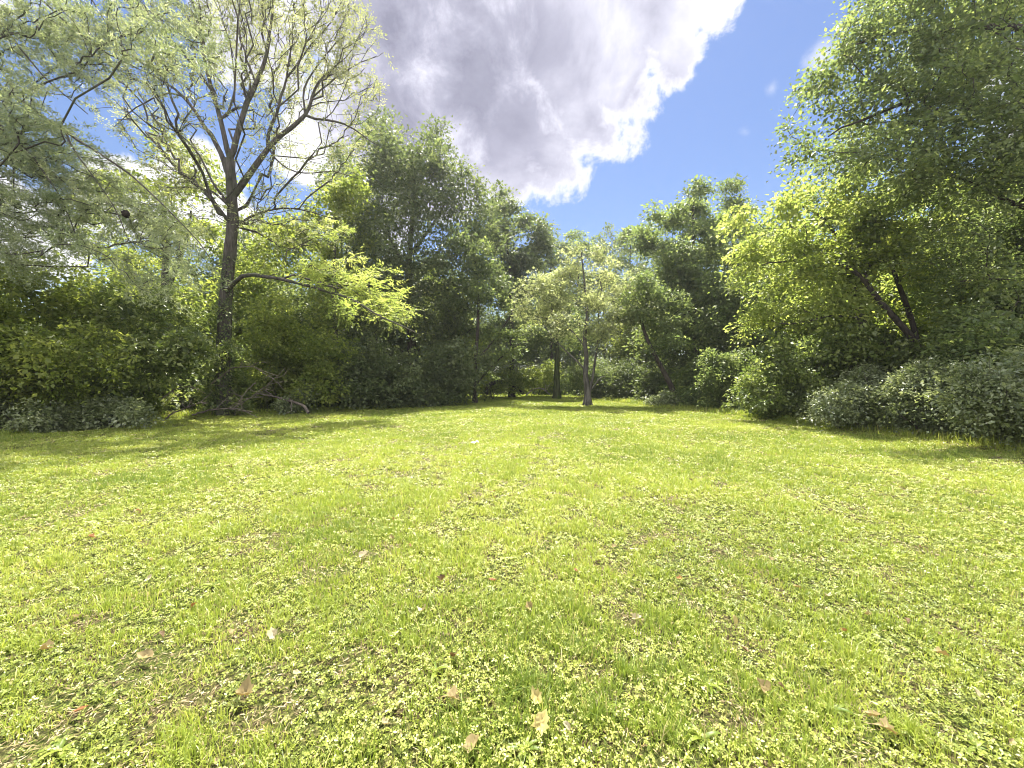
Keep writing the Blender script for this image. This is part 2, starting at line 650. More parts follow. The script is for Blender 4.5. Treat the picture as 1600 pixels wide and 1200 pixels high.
def plant(name, label, cat, base, paths, radii, blobs, n_tw, K, L, leaf, bark, seed, depth, kind='broad', spread=None,
          sigma=.3, attach=.4, bf=.35, group=None, parts=('trunk', 'crown', 'limb'), deep=1.15, tip=.007, sides=12,
          flare=.5, pts=None, special=None, step=.45, special_k=1, clump=True, rmax=1.0):
    """a tree or shrub: stem (with its finer branches), traced limbs, and foliage, as children of one Empty"""
    rng = np.random.default_rng(seed)
    if spread is None:
        xs = [b[0] for b in blobs]
        spread = max(.3, (max(xs) - min(xs)) / F * depth * .26)
    A = sample_blobs(blobs, n_tw, rng, depth, spread, deep, clump=clump) if pts is None else pts(rng)
    gz = float(ground_z(base[0], base[1]))
    A = A[A[:, 2] > gz + .06]
    g = grow(paths, radii, attach, A, bf, rng, step, tip)
    g['Rb'] = np.minimum(g['Rb'], rmax)
    root = empty(name, (base[0], base[1], gz), label, cat, group)
    loc = np.array(root.location)
    g_own_e = g['own'][g['e']]
    nl = len(paths)
    for k in range(nl):
        q, rr, p_idx = g['res'][k]
        prt = [sweep(q, rr, sides if k == 0 else max(6, sides - 4), rng, flare if k == 0 else 0)]
        sel = np.where(g_own_e == k)[0]
        thick = g['Rb'][sel] > .028
        for s_, sd, ns in ((sel[thick], 6, 4), (sel[~thick], 3, 3)):
            if len(s_):
                e, pr = g['e'][s_], g['pr'][s_]
                prt.append(edge_tubes(g['N'][pr], g['t0'][s_], g['N'][e], g['t1'][s_], g['Rb'][s_], np.minimum(g['R'][e], g['Rb'][s_]), sd, rng, ns))
        V, Q = join(prt)
        mk(parts[0] if k == 0 else parts[2], V, Q, bark, root, smooth=True, loc=loc)
    pos, dirs = g['N'][g['e']], g['ed']
    groups = [(np.ones(len(pos), bool), leaf, None, parts[1])]
    K0 = K
    if special:
        limbs, smat, slabel = special
        msk = np.isin(g_own_e, limbs)
        groups = [(~msk, leaf, None, parts[1]), (msk, smat, slabel, 'foliage')]
    for msk, mat, lab, pn in groups:
        if msk.sum() == 0:
            continue
        K = K0 * (special_k if pn == 'foliage' and special else 1)
        V, T, ti = scatter_leaves(pos[msk], dirs[msk], K, L, kind, rng, sigma)
        o = mk(pn, V, T, mat, root, tint=ti, loc=loc)
        if lab:
            o['label'] = lab
    return root


def px_path(pts, depth):
    """pixel polyline -> points; an optional third number is an extra distance in metres"""
    return [P(p[0], p[1], depth + (p[2] if len(p) > 2 else 0)) for p in pts]


def tree(name, label, base_px, depth, trunk, r, blobs, n_tw, K, L, leaf, bark, seed, limbs=(), cat='tree', **kw):
    b = P(base_px, 0, depth)
    gz = float(ground_z(b[0], b[1]))
    tp = [np.array([b[0], b[1], gz - .12])] + px_path(trunk, depth)
    paths, radii = [tp], [r]
    for pl, ra, rb in limbs:
        paths.append(px_path(pl, depth))
        radii.append((ra, rb))
    return plant(name, label, cat, b, paths, radii, blobs, n_tw, K, L, leaf, bark, seed, depth, **kw)


def shrub(name, label, base_px, depth, blobs, n_tw, K, L, leaf, seed, bark=B_DARK, stems=5, cat='shrub', **kw):
    b = P(base_px, 0, depth)
    gz = float(ground_z(b[0], b[1]))
    rng = np.random.default_rng(seed + 999)
    paths, radii = [], []
    for i in range(stems):
        t = blobs[rng.integers(len(blobs))]
        top = P(t[0], t[1], depth + rng.normal(0, .3))
        s0 = np.array([b[0] + rng.normal(0, .18) + .25 * (top[0] - b[0]), b[1] + rng.normal(0, .2), gz - .05])
        mid = .5 * (s0 + top) + rng.normal(0, .15, 3) + np.array([0, 0, .15])
        paths.append([s0, mid, top])
        radii.append((rng.uniform(.02, .04), .008))
    kw.setdefault('spread', .8)
    kw.setdefault('clump', False)
    K, L = K * .95, L * 1.03
    kw.setdefault('sigma', .2)
    root = plant(name, label, cat, b, paths, radii, blobs, n_tw, K, L, leaf, bark, seed, depth, attach=.15, bf=.2,
                 parts=('stem', 'foliage', 'stem'), flare=0, sides=6, tip=.004, step=.3, **kw)
    return root

# ------------------------------------------------------------------ ground
LEFT_EDGE = ([-6, 11.8, 16.8, 18.4, 20.2, 23.6, 26.4, 30, 46], [-16.5, -15.2, -15.3, -13.4, -10.4, -7.5, -4.6, -3.6, -5.5])
RIGHT_EDGE = ([-6, 8.9, 14.4, 21.6, 24.2, 28, 34, 46], [11.3, 11.45, 11.5, 10.3, 9.4, 8.6, 8.2, 9])


def lawn_depth(x, y):
    """metres inside the mown edge (negative outside)"""
    wob = (fbm(x * .7, y * .7, 9) - .5) * .9
    a = x - np.interp(y, *LEFT_EDGE)
    b = np.interp(y, *RIGHT_EDGE) - x
    return np.minimum(np.minimum(a, b), 45 - y) + wob


gm = bpy.data.materials.new('lawn_soil')
gm.use_nodes = True
t = NT(gm.node_tree)
pr = t.n['Principled BSDF']
tcn = t.add('ShaderNodeTexCoord')
V3 = tcn.outputs['Object']
n_a = t.noise(V3, 55, 6, .7)
n_b = t.noise(V3, 2.2, 5, .6)
n_c = t.noise(V3, 16, 5, .65)
soil = t.ramp(n_a, [(.34, (.022, .015, .009)), (.5, (.075, .055, .030)), (.64, (.26, .20, .105))])
green = t.ramp(n_a, [(.34, (.018, .028, .006)), (.52, (.065, .085, .016)), (.7, (.24, .25, .06))])
gfac = t.ramp(t.math('MULTIPLY_ADD', n_c, .5, t.math('MULTIPLY', n_b, .6)), [(.42, (0, 0, 0)), (.6, (1, 1, 1))])
lawn_c = t.mixc(gfac, soil, green)
litter = t.ramp(n_a, [(.35, (.018, .013, .008)), (.55, (.05, .036, .02)), (.7, (.12, .085, .045))])
at = t.add('ShaderNodeAttribute', attribute_name='tint')
t.link(t.mixc(at.outputs['Fac'], litter, lawn_c), pr.inputs['Base Color'])
pr.inputs['Roughness'].default_value = .95
pr.inputs['Specular IOR Level'].default_value = .1
bp = t.add('ShaderNodeBump')
bp.inputs['Strength'].default_value = 1.0
bp.inputs['Distance'].default_value = .02
t.link(n_a, bp.inputs['Height'])
t.link(bp.outputs[0], pr.inputs['Normal'])

gx = np.concatenate([[-900, -400, -200, -110, -70, -50, -40], np.arange(-32, 32.1, .4), [40, 50, 70, 110, 200, 400, 900]])
gy = np.concatenate([[-900, -400, -200, -100, -50, -25, -12], np.arange(-6, 52.1, .4), [60, 75, 100, 150, 250, 450, 900]])
XX, YY = np.meshgrid(gx, gy)
ZZ = ground_z(XX, YY)
nx, ny = len(gx), len(gy)
ii = (np.arange(ny - 1)[:, None] * nx + np.arange(nx - 1)[None]).reshape(-1, 1)
Q = np.concatenate([ii, ii + 1, ii + nx + 1, ii + nx], 1)
lm = np.clip(lawn_depth(XX, YY) / .5 + .5, 0, 1)
g_o = mk('ground', np.stack([XX, YY, ZZ], -1).reshape(-1, 3), Q, gm, tint=lm.ravel(), smooth=True)
tag(g_o, kind='structure')

# ------------------------------------------------------------------ lawn plants
M_CLOVER = leaf_mat('clover_leaf', [(0, G(.13, .175, .030)), (.45, G(.31, .345, .066)), (.8, G(.48, .49, .14)), (.9, G(.40, .35, .13)), (1, G(.46, .37, .18))],
                    trans=1.5, mixf=.30, rough=.42, spec=.5)
M_BLADE = leaf_mat('grass_blade', [(0, G(.12, .18, .026)), (.5, G(.30, .355, .058)), (.85, G(.50, .515, .13)), (.93, G(.38, .33, .12)), (1, G(.48, .40, .20))],
                   trans=1.7, mixf=.38, rough=.45, spec=.45)


def lawn_points(n, dmin, dmax, pw, rng):
    """more plants per square metre close by, fewer and larger ones far off"""
    u = rng.random(n)
    e = 2 - pw
    d = (dmin ** e + u * (dmax ** e - dmin ** e)) ** (1 / e)
    x = rng.uniform(-1, 1, n) * (d * 1.42 + 2.6)
    return x, d


rngL = np.random.default_rng(7)
# clover and other small round leaves
x, y = lawn_points(850000, .7, 45, 1.15, rngL)
ld = lawn_depth(x, y)
bare = fbm(x * 1.5, y * 1.5, 21, 4) * .6 + vnoise(x * 6.5, y * 6.5, 23) * .4
far = np.clip((y - 3.5) / 7, 0, 1)
keep = (ld > 0) & (rngL.random(len(x)) < np.clip((bare - .30) * 5.0, .08, 1.0) * (1 - .6 * far))
x, y, bare = x[keep], y[keep], bare[keep]
n = len(x)
sz = .0105 * np.maximum(1, y / 2.6) ** .58 * rngL.uniform(.65, 1.35, n)
z = ground_z(x, y) + rngL.random(n) ** 1.2 * .05 * (0.4 + 1.2 * bare)
nr = unit(np.stack([rngL.normal(0, .45, n), rngL.normal(0, .45, n), np.ones(n)], 1))
th = rngL.random(n) * 2 * np.pi
patch = fbm(x * .55, y * .55, 31, 3)
t0_ = .15 + .42 * rngL.random(n) + .5 * (patch - .5) + .15 * (.5 - bare)
dry = rngL.random(n) < .02 + .2 * np.clip(.5 - bare, 0, .5)
PT, DD, NN, SS, TI = [], [], [], [], []
for q in range(3):
    a = th + q * 2.094 + rngL.normal(0, .15, n)
    d = np.stack([np.cos(a), np.sin(a), rngL.normal(.05, .18, n)], 1)
    d = unit(d - nr * np.sum(d * nr, 1, keepdims=True) + np.array([0, 0, .12]))
    PT.append(np.stack([x, y, z], 1) + d * (sz * .12)[:, None])
    DD.append(d)
    NN.append(unit(nr + rngL.normal(0, .22, (n, 3))))
    SS.append(sz * rngL.uniform(.75, 1.2, n))
    tq = np.clip(t0_ + .1 * rngL.random(n), 0, .74)
    tq[dry] = rngL.uniform(.84, 1, dry.sum())
    TI.append(tq)
PT, DD, NN, SS, TI = (np.concatenate(q) for q in (PT, DD, NN, SS, TI))
V, T = leaf_cards(PT, DD, NN, SS * 1.25, SS * .98, .16, .12)
ti = TI
o = mk('clover', V, T, M_CLOVER, tint=np.repeat(ti, 4))
tag(o, 'low bright green clover covering the mown lawn', 'ground cover', kind='stuff')

# grass blades, gathered into tufts
x, y = lawn_points(4200000, .7, 45, 1.0, rngL)
ld = lawn_depth(x, y)
tuft = fbm(x * 1.5 + 40, y * 1.5, 41, 4) * .55 + vnoise(x * 6.5, y * 6.5, 43) * .45
keep = (ld > -.5) & (rngL.random(len(x)) < np.clip((tuft - .33) * 3.2, .10, 1))
x, y, tuft, ld = x[keep], y[keep], tuft[keep], ld[keep]
TUFTS = [(905, 835, .28), (380, 925, .25), (820, 1085, .2), (1100, 1075, .2), (930, 1130, .18), (455, 890, .25), (1330, 1030, .2), (1210, 985, .2),
         (650, 1010, .22), (290, 1160, .2), (1430, 1150, .2), (1060, 970, .2), (720, 1150, .16), (1480, 880, .25), (900, 960, .22), (160, 960, .25),
         (560, 1000, .2), (1050, 1160, .14), (1560, 920, .3), (60, 1020, .2), (975, 1060, .15), (690, 870, .3), (1250, 860, .3), (540, 790, .4)]
tx, ty = [], []
for px, py, r in TUFTS:
    d0 = CAM_H * F / (py - 596)
    k = int(rngL.integers(160, 420))
    a, rr = rngL.random(k) * 6.283, r * d0 / 2.5 * np.abs(rngL.standard_normal(k)) * .8 * rngL.uniform(.5, 1.3)
    tx.append((px - 800) / F * d0 + rr * np.cos(a))
    ty.append(d0 + rr * np.sin(a) * .8)
tx, ty = np.concatenate(tx), np.concatenate(ty)
x, y = np.concatenate([x, tx]), np.concatenate([y, ty])
tuft = np.concatenate([tuft, rngL.uniform(.55, 1.0, len(tx))])
ld = np.concatenate([ld, np.full(len(tx), 2.0)])
ey = rngL.uniform(4, 44, 60000)
es = rngL.random(60000) < .5
ex = np.where(es, np.interp(ey, *LEFT_EDGE) + rngL.normal(-.5, .5, 60000), np.interp(ey, *RIGHT_EDGE) + rngL.normal(.5, .5, 60000))
ek = (lawn_depth(ex, ey) < .3) & (rngL.random(60000) < fbm(ex * .9, ey * .9, 77) * 1.6 - .35)
nE = int(ek.sum())
x, y = np.concatenate([x, ex[ek]]), np.concatenate([y, ey[ek]])
tuft, ld = np.concatenate([tuft, np.full(nE, .6)]), np.concatenate([ld, np.full(nE, 3.0)])
n = len(x)
h = (.022 + .054 * np.clip((tuft - .35) * 1.9, 0, 1)) * rngL.uniform(.5, 1.6, n) * (1 + .015 * y)
h = np.where(rngL.random(n) < .035, h * 1.8, h)
h[n - nE:] = rngL.uniform(.10, .42, nE)
h = np.where(ld < .35, h * rngL.uniform(1.0, 3.0, n), h)
wd = .0042 * np.maximum(1, y / 2.2) ** .72 * rngL.uniform(.7, 1.4, n)
th = rngL.random(n) * 2 * np.pi
lean = np.abs(rngL.normal(0, .75, n))
dirv = np.stack([np.cos(th), np.sin(th), np.zeros(n)], 1)
sd = np.stack([-np.sin(th), np.cos(th), np.zeros(n)], 1)
ph = rngL.random(n) * 6.283
sd = np.stack([np.cos(ph), np.sin(ph), np.zeros(n)], 1)
b = np.stack([x, y, ground_z(x, y) - .004], 1)
upv = np.array([0, 0, 1.0])
mid = b + upv * (h * .6)[:, None] + dirv * (h * lean * .35)[:, None]
tip = b + upv * (h * (1 - .25 * np.minimum(lean, 1.5)))[:, None] + dirv * (h * lean)[:, None]
W2 = wd[:, None] * .5
V = np.stack([b - sd * W2, b + sd * W2, mid + sd * W2 * .8, mid - sd * W2 * .8, tip], 1).reshape(-1, 3)
k = np.arange(n)[:, None] * 5
T = np.concatenate([k + np.array([[0, 1, 2]]), k + np.array([[0, 2, 3]]), k + np.array([[3, 2, 4]])], 1).reshape(-1, 3)
patch = fbm(x * .5 + 9, y * .5, 51, 3)
ti = np.clip(.45 * rngL.random(n) + .85 * (patch - .3) * .8 + .1, 0, .86)
ti = np.clip(ti - .12 * (tuft > .6), 0, 1)
dry = rngL.random(n) < .06
ti[dry] = rngL.uniform(.88, 1, dry.sum())
o = mk('grass', V, T, M_BLADE, tint=np.repeat(ti, 5))
tag(o, 'short sunlit grass blades and darker tufts of the lawn', 'grass', kind='stuff')

# dry clippings lying in the thin patches
x, y = lawn_points(520000, .7, 30, 1.1, rngL)
bare = fbm(x * 1.5, y * 1.5, 21, 4) * .6 + vnoise(x * 6.5, y * 6.5, 23) * .4
keep = (lawn_depth(x, y) > 0) & (rngL.random(len(x)) < np.clip((.55 - bare) * 4.0, .06, 1.0))
x, y = x[keep], y[keep]
n = len(x)
sc = np.maximum(1, y / 2.6) ** .6
th = rngL.random(n) * 6.283
pt = np.stack([x, y, ground_z(x, y) + .004 + rngL.random(n) * .014], 1)
d = np.stack([np.cos(th), np.sin(th), rngL.normal(.05, .2, n)], 1)
nr = np.stack([rngL.normal(0, .3, n), rngL.normal(0, .3, n), np.ones(n)], 1)
V, T = leaf_cards(pt, d, unit(nr), .034 * sc * rngL.uniform(.4, 1.4, n), .0045 * sc * rngL.uniform(.6, 1.8, n), .05, .05)
M_STRAW = leaf_mat('dry_straw', [(0, G(.14, .095, .045)), (.5, G(.32, .25, .13)), (1, G(.5, .42, .26))], trans=.8, mixf=.15, spec=.2)
o = mk('dry_grass', V, T, M_STRAW, tint=np.repeat(rngL.random(n), 4))
tag(o, 'straw coloured dry clippings lying in thin patches of the lawn', 'dry grass', kind='stuff')


# leaf litter and scraps along the edge of the wood
k = 90000
y = rngL.uniform(4, 44, k)
side = rngL.random(k) < .5
x = np.where(side, np.interp(y, *LEFT_EDGE) - rngL.uniform(-.8, 3.5, k), np.interp(y, *RIGHT_EDGE) + rngL.uniform(-.6, 3.0, k))
keep = (lawn_depth(x, y) < .35)
x, y = x[keep], y[keep]
n = len(x)
th = rngL.random(n) * 6.283
pt = np.stack([x, y, ground_z(x, y) + .005 + rngL.random(n) * .02], 1)
d = np.stack([np.cos(th), np.sin(th), rngL.normal(.05, .3, n)], 1)
nr = np.stack([rngL.normal(0, .4, n), rngL.normal(0, .4, n), np.ones(n)], 1)
V, T = leaf_cards(pt, d, unit(nr), rngL.uniform(.05, .13, n), rngL.uniform(.02, .06, n), .15, .2)
M_LITTER = leaf_mat('leaf_litter', [(0, G(.05, .032, .018)), (.5, G(.12, .08, .045)), (.85, G(.24, .18, .10)), (1, G(.10, .14, .03))], trans=.8, mixf=.15, spec=.2)
o = mk('leaf_litter', V, T, M_LITTER, tint=np.repeat(rngL.random(n), 4))
tag(o, 'brown leaf litter along the shaded edge of the lawn', 'leaf litter', kind='stuff')


# ------------------------------------------------------------------ fallen leaves
def dead_mat(name, a, b):
    return leaf_mat(name, [(0, a), (1, b)], trans=1.3, mixf=.22, rough=.6, spec=.25, tint_t=(1, .85, .6))


DM = {'tan': dead_mat('tan_dead_leaf', G(.17, .125, .05), G(.33, .265, .115)),
      'pale': dead_mat('pale_dead_leaf', G(.34, .29, .16), G(.52, .45, .28)),
      'brown': dead_mat('brown_dead_leaf', G(.085, .055, .025), G(.17, .11, .05)),
      'orange': dead_mat('orange_dead_leaf', G(.17, .075, .028), G(.28, .13, .05)),
      'yellow': dead_mat('yellow_fallen_leaf', G(.34, .27, .08), G(.52, .44, .18))}
OUTLINE = [(0, -.5), (.10, -.36), (.32, -.40), (.33, -.18), (.48, .02), (.36, .12), (.30, .30), (.14, .34), (0, .52),
           (-.15, .33), (-.30, .27), (-.37, .10), (-.46, .0), (-.32, -.18), (-.32, -.40), (-.10, -.36)]
OVAL = [(0, -.5), (.14, -.38), (.25, -.15), (.27, .08), (.19, .3), (0, .52), (-.17, .32), (-.27, .1), (-.26, -.14), (-.15, -.36)]


def dead_leaf(px, py, size, colour, label, rng, oval=False, stand=.0, yaw=None, group='dead leaves scattered on the lawn'):
    d0 = CAM_H * F / (py - 596)
    x, y = (px - 800) / F * d0, d0
    size *= .84
    out = np.array(OVAL if oval else OUTLINE) * rng.uniform(.75, 1.15, (len(OVAL if oval else OUTLINE), 1))
    n = len(out)
    rings = [out * s for s in (.33, .66, 1.0)]
    P2 = np.concatenate([[[0, 0]]] + rings)
    cu, cv, cw = rng.uniform(1.0, 2.8), rng.uniform(-.5, 1.2), rng.uniform(-.8, .9)
    z = cu * P2[:, 0] ** 2 + cv * P2[:, 1] ** 2 + cw * P2[:, 0] * P2[:, 1] + .05 * np.sin(P2[:, 0] * 19 + 2) * np.cos(P2[:, 1] * 17) - .06 * np.exp(-(P2[:, 0] / .05) ** 2)
    V = np.column_stack([P2[:, 0] * .92, P2[:, 1], z]) * size
    tris = []
    for i in range(n):
        j = (i + 1) % n
        tris.append((0, 1 + i, 1 + j))
        for k in range(2):
            a, b_ = 1 + k * n, 1 + (k + 1) * n
            tris += [(a + i, b_ + i, b_ + j), (a + i, b_ + j, a + j)]
    # stalk
    s0 = len(V)
    st = np.array([[0, -.5, 0], [.02, -.7, .05], [.07, -.88, .02]]) * size
    off = np.array([[.008, 0, 0], [-.008, 0, 0], [0, 0, .012]]) * max(size, .06)
    V = np.concatenate([V] + [(s + off) for s in st])
    for k in range(2):
        a = s0 + 3 * k
        for i in range(3):
            j = (i + 1) % 3
            tris += [(a + i, a + 3 + i, a + 3 + j), (a + i, a + 3 + j, a + j)]
    yw = rng.random() * 6.283 if yaw is None else yaw
    o = mk('dead_leaf', V, np.array(tris), DM[colour], tint=np.clip(.5 + rng.normal(0, .18, len(V)), 0, 1), smooth=True)
    o.rotation_euler = (stand + rng.normal(0, .25), rng.normal(0, .25), yw)
    o.location = (x, y, float(ground_z(x, y)) + .032 + .12 * size + .28 * size * abs(math.sin(stand)))
    tag(o, label, 'leaf', group)


rl = np.random.default_rng(12)
BIG = [(838, 1116, .095, 'yellow', 'yellow curled leaf standing behind a larger one, upper of the pair', 0, .9, 0.3),
       (845, 1158, .12, 'yellow', 'large folded yellow-tan leaf, lower of the close pair', 0, .7, -.5),
       (707, 1111, .115, 'tan', 'tan curled leaf with a brown rolled edge beside the tall grass tuft', 0, .3, 1.6),
       (660, 969, .085, 'pale', 'cream lobed leaf lying flat beside a dark grass tuft', 0, .1, None),
       (827, 966, .085, 'tan', 'tan leaf arched over a dark hollow in the lawn', 0, .5, .4),
       (733, 990, .08, 'yellow', 'dull yellow leaf curled over its own dark shadow', 1, .6, None),
       (996, 980, .075, 'pale', 'pale cupped leaf alone in a bare patch of the lawn', 0, .3, None),
       (1192, 1090, .10, 'tan', 'tan leaf bent over a black hollow, beside a brown curled leaf', 0, .5, .3),
       (1226, 1090, .075, 'brown', 'dark brown curled leaf touching a tan bent one', 1, .8, 1.4),
       (1474, 1027, .085, 'tan', 'flat tan leaf on clover, apart from others', 0, .1, 1.2),
       (1248, 929, .08, 'tan', 'pinkish tan leaf curled upward beside a pale leaf', 1, .4, 1.5),
       (1295, 941, .07, 'pale', 'pale leaf beside a curled pinkish tan one', 0, .15, None),
       (1165, 1028, .07, 'brown', 'small dark brown leaf cupped in the clover', 1, .5, None),
       (1366, 1130, .085, 'tan', 'tan leaf end to end with an orange-tan leaf', 1, .1, .6),
       (1388, 1152, .10, 'tan', 'orange-tan crumpled leaf, nearer of two end to end', 0, .4, 1.0),
       (225, 1040, .13, 'tan', 'long tan leaf lying over a dark gap in the turf', 1, .25, 1.4),
       (380, 1103, .12, 'tan', 'broad tan leaf with a rusty edge in the turf', 0, .25, 1.5),
       (740, 1190, .10, 'tan', 'tan torn leaf at the lowest edge of the picture', 0, .4, None),
       (887, 1158, .06, 'pale', 'narrow pale leaf standing beside the yellow pair', 1, .8, 0.9),
       (300, 960, .07, 'orange', 'orange brown leaf upright in a green tuft', 1, .7, None),
       (120, 1124, .07, 'orange', 'orange leaf with a pale stalk in clumpy grass', 1, .3, None),
       (142, 854, .09, 'orange', 'reddish brown leaf alone on the clover slope', 0, .4, None),
       (462, 1068, .075, 'pale', 'white bleached leaf beside upright grass stems', 1, .4, None),
       (425, 1006, .085, 'pale', 'pale lobed leaf propped on the clover', 0, .5, None),
       (1150, 985, .08, 'yellow', 'yellow-green fallen leaf standing on edge in clover', 1, .9, 0.2),
       (1063, 916, .07, 'orange', 'rust coloured leaf flecked among yellow grass', 0, .3, None),
       (567, 884, .10, 'pale', 'pale yellow leaf lying flat in bright clover', 0, .1, None),
       (770, 922, .08, 'orange', 'orange leaf beside a brown curled one', 1, .3, None),
       (692, 921, .085, 'brown', 'brown leaf curled up beside an orange one', 0, .6, None)]
for px, py, s, c, lab, ov, stn, yw in BIG:
    dead_leaf(px, py, s, c, lab, rl, bool(ov), stn, yw)
# the white scrap is laid with them
SMALL = {'tan': [(345, 905), (773, 790), (218, 815), (560, 800), (952, 703), (960, 866), (1360, 970), (1585, 1170), (612, 855), (68, 1030), (362, 1000), (1100, 840), (420, 745), (1205, 883)],
         'pale': [(233, 888), (455, 741), (565, 750), (728, 841), (808, 734), (118, 980), (50, 996), (230, 921), (1530, 1092), (600, 1150), (330, 776), (1060, 730)],
         'brown': [(735, 793), (922, 751), (880, 693), (1080, 758), (1420, 976), (1470, 995), (710, 1043), (360, 736), (490, 816), (1066, 806), (1330, 800), (250, 1003)],
         'orange': [(215, 811), (615, 826), (772, 780), (1322, 995), (640, 868), (900, 905), (1440, 860)]}
SW = {'tan': 'small tan dead leaf lying on the lawn', 'pale': 'small pale bleached leaf lying on the lawn',
      'brown': 'small dark brown leaf curled on the lawn', 'orange': 'small rusty orange leaf lying on the lawn'}
for c, lst in SMALL.items():
    for px, py in lst:
        d0 = CAM_H * F / (py - 596)
        dead_leaf(px, py, float(rl.uniform(.045, .075) * (1 + .05 * d0)), c, SW[c], rl, rl.random() < .5, float(rl.uniform(.1, .7)), None,
                  'small %s dead leaves dotted over the lawn' % c)
DM['white'] = dead_mat('white_scrap', G(.7, .72, .76), G(.8, .82, .85))
rs = np.random.default_rng(4)
d0 = CAM_H * F / (698 - 596)
gx_ = rs.uniform(-.5, .5, (5, 5, 1)) * .12
u5 = np.linspace(-.09, .09, 5)
VX, VY = np.meshgrid(u5, u5 * .7)
V = np.stack([VX + rs.normal(0, .008, VX.shape), VY + rs.normal(0, .008, VX.shape), np.abs(rs.normal(0, .035, VX.shape))], -1).reshape(-1, 3)
ii = (np.arange(4)[:, None] * 5 + np.arange(4)[None]).reshape(-1, 1)
o = mk('paper_scrap', V, np.concatenate([ii, ii + 1, ii + 6, ii + 5], 1), DM['white'], tint=rs.random(25))
o.location = ((742 - 800) / F * d0, d0, float(ground_z((742 - 800) / F * d0, d0)) + .05)
tag(o, 'crumpled white scrap lying on the lawn', 'litter')

# ------------------------------------------------------------------ broad-leaved weeds in the lawn
M_WEED = leaf_mat('weed_leaf', [(0, G(.09, .14, .014)), (1, G(.22, .26, .035))], trans=1.5, mixf=.3)
WEED = [(1108, 1078, 'dark dandelion-like rosette of long leaves in the clover'), (1100, 1165, 'broad pale-veined weed rosette by the orange-tan leaf'),
        (1530, 1170, 'long bladed weed rosette in the lowest corner of the lawn'), (1300, 1115, 'flat weed rosette between curled leaves'),
        (330, 925, 'spreading green weed rosette on the clover slope'), (90, 1180, 'leafy weed rosette beside an orange leaf'),
        (820, 1185, 'dark weed rosette just under the yellow leaf pair'), (880, 830, 'upright weed rosette in a tall grass tuft'),
        (680, 1060, 'weed rosette behind the tan rolled leaf')]
for i, (px, py, lab) in enumerate(WEED):
    d0 = CAM_H * F / (py - 596)
    x, y = (px - 800) / F * d0, d0
    k = int(rs.integers(9, 15))
    th = np.arange(k) * 2.4 + rs.normal(0, .3, k)
    rise = rs.uniform(.15, .9, k)
    Lw = rs.uniform(.04, .10, k)
    VV, TT = [], []
    for q in range(k):
        dr = np.array([math.cos(th[q]), math.sin(th[q]), 0])
        sdv = np.array([-dr[1], dr[0], 0])
        for s_ in range(5):
            f = s_ / 4
            c = dr * Lw[q] * f + np.array([0, 0, Lw[q] * (rise[q] * f - .75 * rise[q] * f * f) + .006])
            wq = Lw[q] * (.04 + .17 * math.sin(math.pi * min(.97, f ** .8 * .95 + .03))) * .5 * (1 + .25 * (s_ % 2))
            VV += [c - sdv * wq + np.array([0, 0, wq * .3]), c, c + sdv * wq + np.array([0, 0, wq * .3])]
        b0 = q * 15
        for s_ in range(4):
            a = b0 + 3 * s_
            TT += [(a, a + 1, a + 4, a + 3), (a + 1, a + 2, a + 5, a + 4)]
    o = mk('weed', np.array(VV), np.array(TT), M_WEED, tint=np.repeat(rs.random(k), 15), smooth=True)
    o.location = (x, y, float(ground_z(x, y)) + .01)
    tag(o, lab, 'weed', 'broad-leaved weeds in the lawn')

